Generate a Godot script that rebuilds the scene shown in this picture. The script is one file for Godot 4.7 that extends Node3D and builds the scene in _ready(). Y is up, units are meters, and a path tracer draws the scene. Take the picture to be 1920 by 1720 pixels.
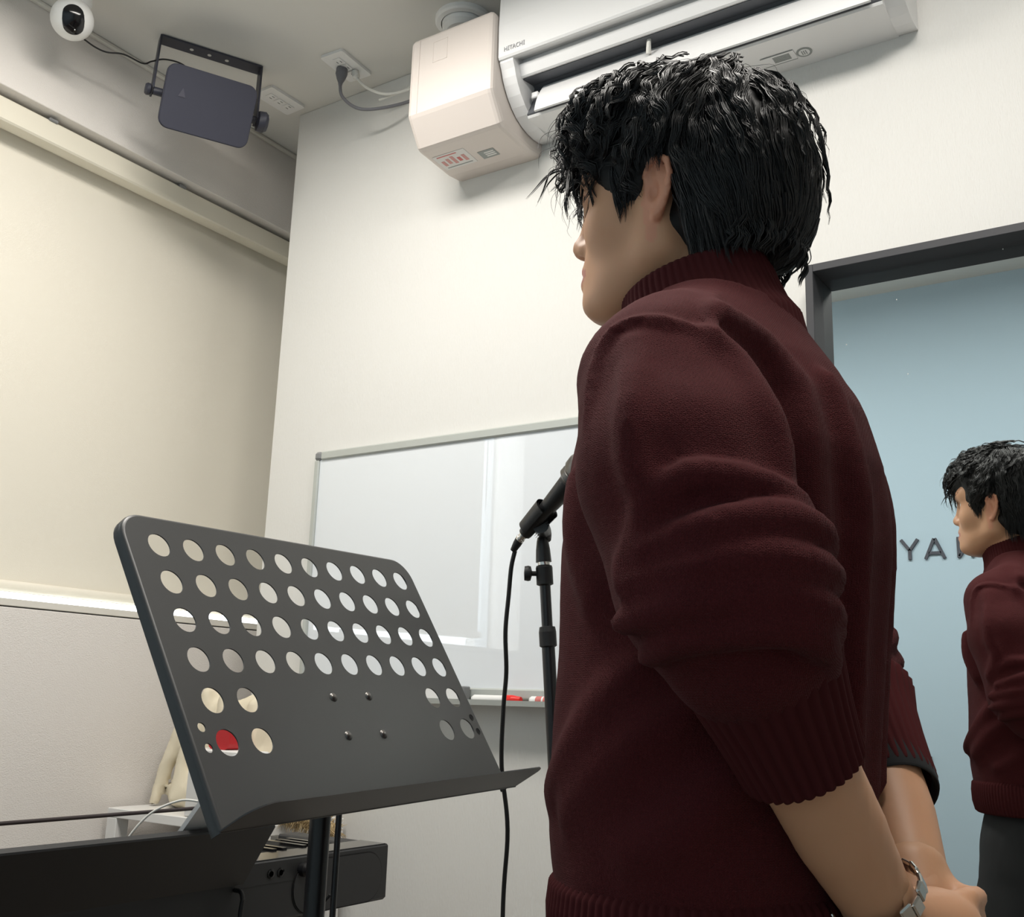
extends Node3D
# A small music practice room: a singer behind a music stand, seen from a seat by the blue wall.

const CEIL := 2.663
const EYE := 1.06
const ZB := -1.9
const XL := -2.229
const ZF := 0.226
const XR := 1.6
var M := {}
var names := {}

func _ready() -> void:
	make_view()
	make_materials()
	make_room()
	make_window()
	make_lamps()
	make_mirror()
	make_whiteboard()
	make_air_conditioner()
	make_ceiling_things()
	make_speaker()
	make_piano()
	make_shelf_and_things()
	make_coat()
	make_music_stand()
	make_microphone()
	make_person()

func make_view() -> void:
	var cam := Camera3D.new()
	cam.name = "camera"
	add_child(cam)
	cam.position = Vector3(0, EYE, 0)
	cam.rotation_degrees = Vector3(12.926, 34.047, 1.8617)
	cam.fov = 46.74
	cam.near = 0.02
	cam.far = 60.0
	cam.current = true
	var env := Environment.new()
	env.background_mode = Environment.BG_COLOR
	env.background_color = Color(0.93, 0.97, 1.0)
	env.background_energy_multiplier = 15.0
	env.ambient_light_source = Environment.AMBIENT_SOURCE_DISABLED
	env.tonemap_mode = Environment.TONE_MAPPER_LINEAR
	env.tonemap_exposure = 0.55
	env.sdfgi_enabled = true
	env.ssao_enabled = true
	env.ssil_enabled = true
	var we := WorldEnvironment.new()
	we.name = "environment"
	we.environment = env
	add_child(we)

# ---------------------------------------------------------------- helpers

func numbered(called: String) -> String:
	if not names.has(called):
		names[called] = 0
		return called
	names[called] += 1
	return "%s_%03d" % [called, names[called]]

func thing(called: String, label: String, category: String, at := Vector3.ZERO, group := "") -> Node3D:
	var o := Node3D.new()
	o.name = numbered(called)
	add_child(o)
	o.position = at
	tag(o, label, category, group)
	return o

func tag(o: Node, label: String, category: String, group := "") -> void:
	o.set_meta("label", label)
	o.set_meta("category", category)
	if group != "":
		o.set_meta("group", group)

func new_st() -> SurfaceTool:
	var st := SurfaceTool.new()
	st.begin(Mesh.PRIMITIVE_TRIANGLES)
	st.set_smooth_group(-1)
	return st

func obj(called: String, st: SurfaceTool, m: Material, parent: Node = null) -> MeshInstance3D:
	st.generate_normals()
	var mi := MeshInstance3D.new()
	mi.mesh = st.commit()
	mi.material_override = m
	if parent == null:
		mi.name = numbered(called)
		add_child(mi)
	else:
		mi.name = called
		parent.add_child(mi, true)
	return mi

func mesh_obj(called: String, mesh: Mesh, m: Material, parent: Node, at := Transform3D.IDENTITY) -> MeshInstance3D:
	var mi := MeshInstance3D.new()
	mi.mesh = mesh
	mi.material_override = m
	mi.name = called
	mi.transform = at
	parent.add_child(mi, true)
	return mi

func struct(called: String, st: SurfaceTool, m: Material, label: String, category: String) -> MeshInstance3D:
	var o := obj(called, st, m)
	o.set_meta("kind", "structure")
	tag(o, label, category)
	return o

func tri(st: SurfaceTool, a: Vector3, b: Vector3, c: Vector3, out: Vector3) -> void:
	if (b - a).cross(c - a).dot(out) > 0.0:
		st.add_vertex(a); st.add_vertex(c); st.add_vertex(b)
	else:
		st.add_vertex(a); st.add_vertex(b); st.add_vertex(c)

func quad(st: SurfaceTool, a: Vector3, b: Vector3, c: Vector3, d: Vector3, out: Vector3) -> void:
	tri(st, a, b, c, out)
	tri(st, a, c, d, out)

func add_box(st: SurfaceTool, xf: Transform3D, size: Vector3, bev := 0.0) -> void:
	var h := size * 0.5
	var b: float = min(bev, min(h.x, min(h.y, h.z)) * 0.9)
	st.set_smooth_group(-1)
	var k := [h.x, h.y, h.z]
	var corner := func(s: Vector3, ax: int) -> Vector3:
		var v := Vector3()
		for i in 3:
			v[i] = s[i] * (k[i] if i == ax else k[i] - b)
		return xf * v
	for ax in 3:
		var u := (ax + 1) % 3
		var w := (ax + 2) % 3
		for s in [-1.0, 1.0]:
			var p := []
			for q in [[-1, -1], [1, -1], [1, 1], [-1, 1]]:
				var sv := Vector3()
				sv[ax] = s
				sv[u] = q[0]
				sv[w] = q[1]
				p.append(corner.call(sv, ax))
			var n := Vector3()
			n[ax] = s
			quad(st, p[0], p[1], p[2], p[3], xf.basis * n)
	if b <= 0.0:
		return
	for ax in 3:
		var u := (ax + 1) % 3
		var w := (ax + 2) % 3
		for q in [[-1, -1], [1, -1], [1, 1], [-1, 1]]:
			var s0 := Vector3()
			s0[ax] = -1.0
			s0[u] = q[0]
			s0[w] = q[1]
			var s1 := s0
			s1[ax] = 1.0
			var n := Vector3()
			n[u] = q[0]
			n[w] = q[1]
			quad(st, corner.call(s0, u), corner.call(s1, u), corner.call(s1, w), corner.call(s0, w), xf.basis * n)
	for sx in [-1.0, 1.0]:
		for sy in [-1.0, 1.0]:
			for sz in [-1.0, 1.0]:
				var s := Vector3(sx, sy, sz)
				tri(st, corner.call(s, 0), corner.call(s, 1), corner.call(s, 2), xf.basis * s)

func span(st: SurfaceTool, lo: Vector3, hi: Vector3, bev := 0.0) -> void:
	add_box(st, Transform3D(Basis(), (lo + hi) * 0.5), (hi - lo).abs(), bev)

func box_obj(called: String, lo: Vector3, hi: Vector3, bev: float, m: Material, parent: Node = null) -> MeshInstance3D:
	var st := new_st()
	span(st, lo, hi, bev)
	return obj(called, st, m, parent)

func spline(pts: Array, n := 8) -> PackedVector3Array:
	var out := PackedVector3Array()
	for i in pts.size() - 1:
		var p0: Vector3 = pts[max(i - 1, 0)]
		var p1: Vector3 = pts[i]
		var p2: Vector3 = pts[i + 1]
		var p3: Vector3 = pts[min(i + 2, pts.size() - 1)]
		for k in n:
			out.append(p1.cubic_interpolate(p2, p0, p3, float(k) / n))
	out.append(pts[-1])
	return out

func add_tube(st: SurfaceTool, pts: PackedVector3Array, r0: float, r1 := -1.0, sides := 10, caps := true) -> void:
	if r1 < 0.0:
		r1 = r0
	var n := pts.size()
	var rings := []
	var side := Vector3()
	for i in n:
		var t: Vector3 = (pts[min(i + 1, n - 1)] - pts[max(i - 1, 0)]).normalized()
		if i == 0:
			side = t.cross(Vector3.UP if abs(t.y) < 0.9 else Vector3.RIGHT).normalized()
		else:
			side = (side - t * side.dot(t)).normalized()
		var up := t.cross(side)
		var r: float = lerp(r0, r1, float(i) / max(n - 1, 1))
		var ring := PackedVector3Array()
		for k in sides:
			var a := TAU * k / sides
			ring.append(pts[i] + (side * cos(a) + up * sin(a)) * r)
		rings.append(ring)
	st.set_smooth_group(0)
	for i in n - 1:
		for k in sides:
			var k2 := (k + 1) % sides
			var mid: Vector3 = (rings[i][k] + rings[i + 1][k2]) * 0.5 - (pts[i] + pts[i + 1]) * 0.5
			quad(st, rings[i][k], rings[i][k2], rings[i + 1][k2], rings[i + 1][k], mid)
	if caps:
		st.set_smooth_group(-1)
		for k in sides:
			var k2 := (k + 1) % sides
			tri(st, pts[0], rings[0][k], rings[0][k2], pts[0] - pts[1])
			tri(st, pts[n - 1], rings[n - 1][k], rings[n - 1][k2], pts[n - 1] - pts[n - 2])

func tube_obj(called: String, pts: Array, r0: float, m: Material, parent: Node = null, r1 := -1.0, smooth := 8, sides := 12) -> MeshInstance3D:
	var st := new_st()
	add_tube(st, spline(pts, smooth) if smooth > 0 else PackedVector3Array(pts), r0, r1, sides)
	return obj(called, st, m, parent)

# profile: (radius, height) pairs turned round the y axis of xf; each band is smooth round, sharp along unless soft
func add_lathe(st: SurfaceTool, xf: Transform3D, prof: Array, segs := 24, soft := false) -> void:
	for i in prof.size() - 1:
		st.set_smooth_group(0 if soft else i)
		var a: Vector2 = prof[i]
		var b: Vector2 = prof[i + 1]
		for k in segs:
			var t0 := TAU * k / segs
			var t1 := TAU * (k + 1) / segs
			var d0 := Vector3(cos(t0), 0, sin(t0))
			var d1 := Vector3(cos(t1), 0, sin(t1))
			var nn := Vector2(b.y - a.y, a.x - b.x)
			var out: Vector3 = xf.basis * ((d0 + d1).normalized() * nn.x + Vector3(0, nn.y, 0))
			var p0 := xf * (d0 * a.x + Vector3(0, a.y, 0))
			var p1 := xf * (d1 * a.x + Vector3(0, a.y, 0))
			var p2 := xf * (d1 * b.x + Vector3(0, b.y, 0))
			var p3 := xf * (d0 * b.x + Vector3(0, b.y, 0))
			if a.x < 1e-6:
				tri(st, p0, p2, p3, out)
			elif b.x < 1e-6:
				tri(st, p0, p1, p2, out)
			else:
				quad(st, p0, p1, p2, p3, out)

func lathe_obj(called: String, xf: Transform3D, prof: Array, m: Material, parent: Node = null, segs := 24, soft := false) -> MeshInstance3D:
	var st := new_st()
	add_lathe(st, xf, prof, segs, soft)
	return obj(called, st, m, parent)

# a flat outline in the x-y plane of xf, thick along its z from 0 to depth
func add_prism(st: SurfaceTool, xf: Transform3D, poly: PackedVector2Array, depth: float, smooth_sides := false) -> void:
	var idx := Geometry2D.triangulate_polygon(poly)
	st.set_smooth_group(-1)
	for i in range(0, idx.size(), 3):
		var a := poly[idx[i]]
		var b := poly[idx[i + 1]]
		var c := poly[idx[i + 2]]
		tri(st, xf * Vector3(a.x, a.y, 0), xf * Vector3(b.x, b.y, 0), xf * Vector3(c.x, c.y, 0), xf.basis * Vector3(0, 0, -sign(depth)))
		tri(st, xf * Vector3(a.x, a.y, depth), xf * Vector3(b.x, b.y, depth), xf * Vector3(c.x, c.y, depth), xf.basis * Vector3(0, 0, sign(depth)))
	var cw := -1.0 if Geometry2D.is_polygon_clockwise(poly) else 1.0
	st.set_smooth_group(7 if smooth_sides else -1)
	for i in poly.size():
		var a := poly[i]
		var b := poly[(i + 1) % poly.size()]
		var e := b - a
		quad(st, xf * Vector3(a.x, a.y, 0), xf * Vector3(b.x, b.y, 0), xf * Vector3(b.x, b.y, depth), xf * Vector3(a.x, a.y, depth), xf.basis * Vector3(e.y, -e.x, 0) * cw)

func round_rect(w: float, h: float, r: float, n := 6) -> PackedVector2Array:
	var out := PackedVector2Array()
	for q in 4:
		var c: Vector2 = [Vector2(w / 2 - r, h / 2 - r), Vector2(-w / 2 + r, h / 2 - r), Vector2(-w / 2 + r, -h / 2 + r), Vector2(w / 2 - r, -h / 2 + r)][q]
		for k in n + 1:
			var a := PI / 2 * (q + float(k) / n)
			out.append(c + Vector2(cos(a), sin(a)) * r)
	return out

func aim(origin: Vector3, y_dir: Vector3) -> Transform3D:
	var y := y_dir.normalized()
	var x := y.cross(Vector3(0, 0, 1) if abs(y.z) < 0.9 else Vector3.RIGHT).normalized()
	return Transform3D(Basis(x, y, x.cross(y)), origin)

func letters(called: String, text: String, height: float, thick: float, m: Material, parent: Node, at: Transform3D, face := "Droid Sans", weight := 400) -> MeshInstance3D:
	var tm := TextMesh.new()
	var f := SystemFont.new()
	f.font_names = PackedStringArray([face])
	f.font_weight = weight
	tm.font = f
	tm.text = text
	tm.font_size = 64
	tm.pixel_size = height / 46.0
	tm.depth = thick
	tm.curve_step = 2.0
	return mesh_obj(called, tm, m, parent, at)

# ---------------------------------------------------------------- materials

func mat(c: Color, rough := 0.6, metal := 0.0, spec := 0.5) -> StandardMaterial3D:
	var m := StandardMaterial3D.new()
	m.albedo_color = c
	m.roughness = rough
	m.metallic = metal
	m.metallic_specular = spec
	return m

# a tiling normal map (and a matching pale colour map) from a height function of two wrapped noises
func relief(size: int, fx: float, fy: float, amount: float, seed_no: int) -> ImageTexture:
	var n := FastNoiseLite.new()
	n.seed = seed_no
	n.noise_type = FastNoiseLite.TYPE_SIMPLEX_SMOOTH
	n.frequency = 1.0
	n.fractal_octaves = 2
	var img := Image.create(size, size, false, Image.FORMAT_RGBA8)
	for y in size:
		for x in size:
			var ax := TAU * x / size
			var ay := TAU * y / size
			# wrapped in both directions: a torus in 3-d slices
			var v := n.get_noise_3d(cos(ax) * fx, sin(ax) * fx, 40.0 + y * fy / size)
			var v2 := n.get_noise_3d(cos(ax) * fx, sin(ax) * fx, 40.0 + (y - size) * fy / size)
			var t := float(y) / size
			var g: float = clamp(0.5 + 0.5 * lerp(v, v2, t), 0.0, 1.0) + 0.0 * ay
			img.set_pixel(x, y, Color(g, g, g))
	img.bump_map_to_normal_map(amount)
	return ImageTexture.create_from_image(img)

func triplanar(m: StandardMaterial3D, tile: float, normal: Texture2D, strength: float, world := true) -> StandardMaterial3D:
	m.uv1_triplanar = true
	m.uv1_world_triplanar = world
	m.uv1_scale = Vector3.ONE / tile
	m.normal_enabled = true
	m.normal_texture = normal
	m.normal_scale = strength
	return m

# sweater knit: columns of small v-shaped stitches with fuzz
func knit(size: int, cols: int, rows: int, amount: float) -> ImageTexture:
	var n := FastNoiseLite.new()
	n.seed = 11
	n.frequency = 0.09
	var img := Image.create(size, size, false, Image.FORMAT_RGBA8)
	for y in size:
		for x in size:
			var u := fposmod(float(x) / size * cols, 1.0)
			var v: float = float(y) / size * rows + abs(u - 0.5) * 1.4
			var h: float = 0.35 + 0.25 * abs(sin(PI * v)) + 0.25 * sin(PI * fposmod(u * 2.0, 1.0)) + 0.35 * n.get_noise_2d(x, y)
			img.set_pixel(x, y, Color(h, h, h))
	img.bump_map_to_normal_map(amount)
	return ImageTexture.create_from_image(img)

func make_materials() -> void:
	var linen := relief(512, 60.0, 14.0, 3.0, 3)
	var woven := relief(512, 10.0, 90.0, 3.0, 5)
	var grain := relief(256, 8.0, 50.0, 2.0, 9)
	M.wallpaper = triplanar(mat(Color(0.86, 0.855, 0.84), 0.8), 0.3, linen, 0.35)
	M.wallpaper_side = triplanar(mat(Color(0.89, 0.87, 0.85), 0.8), 0.3, woven, 0.35)
	M.paint_white = triplanar(mat(Color(0.84, 0.835, 0.815), 0.85), 0.06, grain, 0.15)
	M.blue = mat(Color(0.70, 0.785, 0.84), 0.75)
	M.floor = mat(Color(0.54, 0.49, 0.44), 0.5)
	M.trim = mat(Color(0.87, 0.855, 0.82), 0.55)
	M.blind = triplanar(mat(Color(0.895, 0.873, 0.82), 0.8), 0.15, woven, 0.3)
	M.blind_box = mat(Color(0.895, 0.873, 0.81), 0.45)
	M.white_plastic = mat(Color(0.90, 0.90, 0.895), 0.35)
	M.ac_white = mat(Color(0.905, 0.905, 0.905), 0.3)
	M.ac_dark = mat(Color(0.33, 0.34, 0.36), 0.6)  # grey of the socket slots and of the shade painted inside the outlet
	M.beige_plastic = mat(Color(0.835, 0.80, 0.775), 0.4)
	M.grey_text = mat(Color(0.64, 0.64, 0.65), 0.6)
	M.aluminium = mat(Color(0.72, 0.735, 0.72), 0.45, 0.25)
	M.grey_plastic = mat(Color(0.50, 0.505, 0.51), 0.5)
	M.window_metal = mat(Color(0.74, 0.75, 0.76), 0.4, 0.3)
	M.frame_dark = mat(Color(0.225, 0.225, 0.24), 0.6)
	M.groove_black = mat(Color(0.02, 0.02, 0.022), 0.7)
	M.mirror = mat(Color(0.93, 0.955, 0.955), 0.0, 1.0, 0.5)
	M.letter = mat(Color(0.28, 0.29, 0.33), 0.5)
	M.board_white = mat(Color(0.88, 0.90, 0.92), 0.012, 0.0, 1.0)
	M.navy_plastic = mat(Color(0.20, 0.205, 0.25), 0.5)
	M.navy_metal = mat(Color(0.22, 0.225, 0.27), 0.45)
	M.black_gloss = mat(Color(0.05, 0.05, 0.06), 0.12)
	M.black_plastic = mat(Color(0.105, 0.105, 0.11), 0.42)
	M.black_piano = triplanar(mat(Color(0.155, 0.155, 0.16), 0.5), 0.05, grain, 0.15)
	M.black_rubber = mat(Color(0.06, 0.06, 0.065), 0.55)
	M.black_metal = mat(Color(0.085, 0.085, 0.095), 0.32)
	M.desk_metal = triplanar(mat(Color(0.135, 0.138, 0.142), 0.44, 0.0, 0.6), 0.03, grain, 0.12)
	M.steel = mat(Color(0.80, 0.79, 0.77), 0.22, 1.0)
	M.dull_steel = mat(Color(0.42, 0.41, 0.40), 0.35, 1.0)
	M.gold = mat(Color(0.62, 0.53, 0.36), 0.4, 0.6)
	M.ivory_key = mat(Color(0.93, 0.925, 0.90), 0.25)
	M.table_white = mat(Color(0.89, 0.885, 0.875), 0.45)
	M.cream_cloth = triplanar(mat(Color(0.87, 0.83, 0.74), 0.9), 0.05, woven, 0.5)
	M.fur = mat(Color(0.72, 0.63, 0.47), 0.8)
	M.red = mat(Color(0.72, 0.10, 0.13), 0.5)
	M.marker_red = mat(Color(0.85, 0.13, 0.10), 0.35)
	M.tablet = mat(Color(0.80, 0.80, 0.80), 0.4)
	M.cable_grey = mat(Color(0.42, 0.42, 0.44), 0.5)
	M.cable_white = mat(Color(0.86, 0.855, 0.83), 0.45)
	M.tan = mat(Color(0.78, 0.52, 0.36), 0.6)
	M.paper = mat(Color(0.86, 0.855, 0.845), 0.7)
	M.print_red = mat(Color(0.78, 0.45, 0.43), 0.7)
	M.print_pink = mat(Color(0.80, 0.60, 0.58), 0.7)
	M.print_grey = mat(Color(0.58, 0.60, 0.59), 0.7)
	var glow := mat(Color(0.95, 0.95, 0.93), 0.6)
	glow.emission_enabled = true
	glow.emission = Color(1.0, 0.97, 0.92)
	glow.emission_energy_multiplier = 1.6
	M.lamp_glow = glow
	var glass := mat(Color(0.9, 0.95, 0.95, 0.08), 0.02)
	glass.transparency = BaseMaterial3D.TRANSPARENCY_ALPHA
	M.glass = glass

# ---------------------------------------------------------------- the room

func make_room() -> void:
	var st := new_st()
	span(st, Vector3(-2.75, -0.1, -2.6), Vector3(XR + 0.1, 0, ZF + 0.1))
	struct("floor", st, M.floor, "plain brown floor of the practice room", "floor")
	st = new_st()
	span(st, Vector3(-2.75, CEIL, -2.6), Vector3(XR + 0.1, CEIL + 0.1, ZF + 0.1))
	struct("ceiling", st, M.paint_white, "white painted ceiling above the air conditioner", "ceiling")
	st = new_st()
	span(st, Vector3(-2.048, 0, -2.5), Vector3(XR, CEIL, ZB), 0.002)
	struct("wall_back", st, M.wallpaper, "off-white textured wall with whiteboard and mirror", "wall")
	st = new_st()
	span(st, Vector3(-2.75, 0, -2.6), Vector3(XR, CEIL, -2.5))
	struct("wall_recess", st, M.wallpaper, "narrow end wall of the recess beside the window", "wall")
	st = new_st()
	span(st, Vector3(-2.75, 0, ZF), Vector3(XR, CEIL, ZF + 0.1))
	var blue := struct("wall_front", st, M.blue, "pale blue wall with dark letters, seen in the mirror", "wall")
	st = new_st()
	span(st, Vector3(XR, 0, -2.6), Vector3(XR + 0.1, CEIL, ZF + 0.1))
	struct("wall_right", st, M.wallpaper, "off-white wall at the right end of the room", "wall")
	# the window wall: upper band, lower part, two sides of the opening
	st = new_st()
	span(st, Vector3(XL - 0.25, 2.412, -2.5), Vector3(XL, CEIL, ZF), 0.0015)
	span(st, Vector3(XL - 0.25, 0, -2.5), Vector3(XL, 1.229, ZF), 0.0015)
	span(st, Vector3(XL - 0.25, 1.229, -0.39), Vector3(XL, 2.412, ZF))
	span(st, Vector3(XL - 0.25, 1.229, -2.5), Vector3(XL, 2.412, -2.32))
	struct("wall_left", st, M.wallpaper_side, "off-white wall with the blind-covered window", "wall")
	st = new_st()
	span(st, Vector3(XL - 0.06, 1.232, -2.32), Vector3(XL + 0.001, 1.248, -0.39), 0.001)
	struct("trim_1", st, M.trim, "flat white ledge below the window blind", "trim")
	st = new_st()
	span(st, Vector3(XL, CEIL - 0.012, -2.5), Vector3(XL + 0.012, CEIL, ZF), 0.003)
	struct("trim_2", st, M.trim, "thin white moulding between window wall and ceiling", "trim")
	for b in [["baseboard_back", Vector3(-2.048, 0, ZB), Vector3(XR, 0.06, ZB + 0.008)], ["baseboard_left", Vector3(XL, 0, -2.5), Vector3(XL + 0.008, 0.06, ZF)]]:
		st = new_st()
		span(st, b[1], b[2], 0.002)
		struct(b[0], st, M.trim, "low white skirting board along the wall foot", "skirting board")
	# dark letters on the blue wall
	var pos := {"N": -0.7505, "A": -0.855, "Y": -0.9425}
	var word := thing("wall_lettering", "dark grey capital letters on the pale blue wall", "lettering", Vector3(-0.85, 1.613, ZF))
	for ch in pos:
		var s := new_st()
		var t := 0.0115
		var strokes := []
		match ch:
			"N":
				strokes = [[Vector2(-0.023, 0), Vector2(-0.023, 0.075)], [Vector2(0.023, 0), Vector2(0.023, 0.075)], [Vector2(-0.021, 0.071), Vector2(0.021, 0.004)]]
			"A":
				strokes = [[Vector2(-0.033, 0), Vector2(-0.001, 0.074)], [Vector2(0.033, 0), Vector2(0.001, 0.074)], [Vector2(-0.022, 0.021), Vector2(0.022, 0.021)]]
			"Y":
				strokes = [[Vector2(-0.030, 0.075), Vector2(0.0, 0.034)], [Vector2(0.030, 0.075), Vector2(0.0, 0.034)], [Vector2(0, 0), Vector2(0, 0.038)]]
		for k in strokes:
			var a: Vector2 = k[0]
			var b2: Vector2 = k[1]
			var dir := (b2 - a).normalized()
			var xf := Transform3D(Basis(Vector3(0, 0, 1).rotated(Vector3.UP, 0), Vector3(-dir.x, dir.y, 0), Vector3(0, 0, 1).cross(Vector3(-dir.x, dir.y, 0)).normalized() * -1.0), Vector3(-(a.x + b2.x) / 2, (a.y + b2.y) / 2, -0.004))
			add_box(s, xf, Vector3(0.008, (b2 - a).length(), t), 0.0008)
		var o := obj("letter", s, M.letter, word)
		o.position = Vector3(pos[ch] + 0.85, 0, 0)
		o.set_meta("label", "letter " + ch)
	var hook := thing("wall_hook", "small dark pointed hook low on the blue wall", "hook", Vector3(-0.935, 0.915, ZF))
	var hs := new_st()
	add_prism(hs, Transform3D(Basis(), Vector3(0, 0, -0.012)), PackedVector2Array([Vector2(0.03, -0.006), Vector2(0.03, 0.006), Vector2(-0.018, 0.006)]), 0.012)
	obj("hook_plate", hs, M.frame_dark, hook)

func make_window() -> void:
	# glazed window behind the roller blind; daylight shows only in the gaps round the blind
	var w := Node3D.new()
	w.name = "window_1"
	add_child(w)
	w.position = Vector3(XL - 0.17, 1.232, -1.355)
	w.set_meta("kind", "structure")
	tag(w, "aluminium window behind the cream roller blind", "window")
	var st := new_st()
	for e in [[Vector3(-0.03, 0, -0.96), Vector3(0.03, 0.012, 0.965)], [Vector3(-0.03, 1.145, -0.96), Vector3(0.03, 1.18, 0.965)], [Vector3(-0.03, 0.012, 0.955), Vector3(0.03, 1.145, 0.965)], [Vector3(-0.03, 0.012, -0.96), Vector3(0.03, 1.145, -0.93)], [Vector3(-0.025, 0.012, -0.02), Vector3(0.025, 1.145, 0.02)]]:
		span(st, e[0], e[1], 0.002)
	obj("window_frame", st, M.window_metal, w)
	for e in [[-0.93, -0.02], [0.02, 0.955]]:
		st = new_st()
		span(st, Vector3(-0.003, 0.012, e[0]), Vector3(0.003, 1.145, e[1]))
		obj("pane", st, M.glass, w)
	box_obj("latch", Vector3(0.07, 0.016, 0.085), Vector3(0.085, 0.036, 0.125), 0.002, M.grey_plastic, w)
	# roller blind, its hem a touch higher at the near end
	var rb := thing("roller_blind", "cream roller blind pulled down over the window", "blind", Vector3(XL - 0.095, 1.27, -1.42))
	var zn := 0.893
	var zf := -0.87
	var hem := func(z: float) -> float:
		return 0.016 * clamp((z - 0.12) / 0.77, 0.0, 1.0)
	st = new_st()
	var n := 44
	st.set_smooth_group(1)
	for i in n:
		for j in 12:
			var p := []
			for q in [[0, 0], [1, 0], [1, 1], [0, 1]]:
				var zz: float = lerp(zf, zn, float(i + q[0]) / n)
				var yy: float = lerp(float(hem.call(zz)), 1.10, float(j + q[1]) / 12)
				p.append(Vector3(0.002 * sin(zz * 5.0) * (1.0 - yy), yy, zz))
			quad(st, p[0], p[1], p[2], p[3], Vector3.RIGHT)
	obj("blind_cloth", st, M.blind, rb)
	st = new_st()
	add_tube(st, PackedVector3Array([Vector3(0.004, 0.0135, zf), Vector3(0.004, 0.0135, 0.12), Vector3(0.004, 0.0135 + 0.016, zn)]), 0.0125, -1, 14)
	obj("hem_bar", st, M.blind, rb)
	st = new_st()
	add_prism(st, Transform3D(Basis(Vector3(1, 0, 0), Vector3(0, 1, 0), Vector3(0, 0, 1)), Vector3(0, 0, -0.89)), PackedVector2Array([Vector2(0.068, 1.078), Vector2(0.068, 1.128), Vector2(0.064, 1.132), Vector2(-0.03, 1.132), Vector2(-0.03, 1.09), Vector2(0.024, 1.086), Vector2(0.026, 1.075), Vector2(0.064, 1.074)]), 1.90)
	obj("blind_cassette", st, M.blind_box, rb)
	for z in [-0.27, 0.12, 0.55]:
		box_obj("cassette_clip", Vector3(0.058, 1.128, z - 0.012), Vector3(0.073, 1.136, z + 0.012), 0.002, M.grey_plastic, rb)

func make_lamps() -> void:
	# two square ceiling panels in a row, out of the picture
	for e in [[Vector3(-1.40, CEIL, -1.0), 4.0, "square white panel lamp on the ceiling above the piano"], [Vector3(-0.22, CEIL, -0.95), 3.7, "square white panel lamp on the ceiling above the singer's back"]]:
		var l := thing("ceiling_lamp", e[2], "lamp", e[0], "ceiling panel lamps")
		var st := new_st()
		span(st, Vector3(-0.27, -0.03, -0.27), Vector3(0.27, 0, 0.27), 0.006)
		obj("housing", st, M.white_plastic, l)
		st = new_st()
		span(st, Vector3(-0.25, -0.036, -0.25), Vector3(0.25, -0.03, 0.25), 0.002)
		obj("lamp_diffuser", st, M.lamp_glow, l)
		var a := AreaLight3D.new()
		a.name = "light"
		a.area_size = Vector2(0.5, 0.5)
		a.light_energy = e[1]
		a.light_color = Color(1.0, 0.98, 0.95)
		a.shadow_enabled = true
		a.area_range = 12.0
		l.add_child(a)
		a.position = Vector3(0, -0.045, 0)
		a.rotation_degrees = Vector3(-90, 0, 0)

func make_mirror() -> void:
	var m := thing("wall_mirror", "large wall mirror in a slim dark box frame", "mirror", Vector3(0.05, 0.2, ZB))
	var x0 := -0.58 - 0.05
	var x1 := 0.75
	var y1 := 1.861 - 0.2
	var st := new_st()
	span(st, Vector3(x0 - 0.004, 0, 0.0005), Vector3(x1 + 0.004, y1 + 0.004, 0.003))
	obj("mirror_glass", st, M.mirror, m)
	for e in [[Vector3(x0 - 0.015, -0.015, 0.0005), Vector3(x0, y1 + 0.015, 0.06)], [Vector3(x1, -0.015, 0.0005), Vector3(x1 + 0.015, y1 + 0.015, 0.06)], [Vector3(x0, y1, 0.0005), Vector3(x1, y1 + 0.015, 0.06)], [Vector3(x0, -0.015, 0.0005), Vector3(x1, 0, 0.06)]]:
		box_obj("mirror_frame", e[0], e[1], 0.0008, M.frame_dark, m)
	for q in [Vector2(-0.445, 1.799), Vector2(-0.539, 1.728), Vector2(-0.262, 1.858), Vector2(-0.432, 1.655)]:
		box_obj("dust_speck", Vector3(q.x - 0.051, q.y - 0.201, 0.003), Vector3(q.x - 0.0492, q.y - 0.1988, 0.0036), 0.0002, M.white_plastic, m)
	m.set_meta("label", "large mirror in slim dark frame on the right of the wall")

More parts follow.
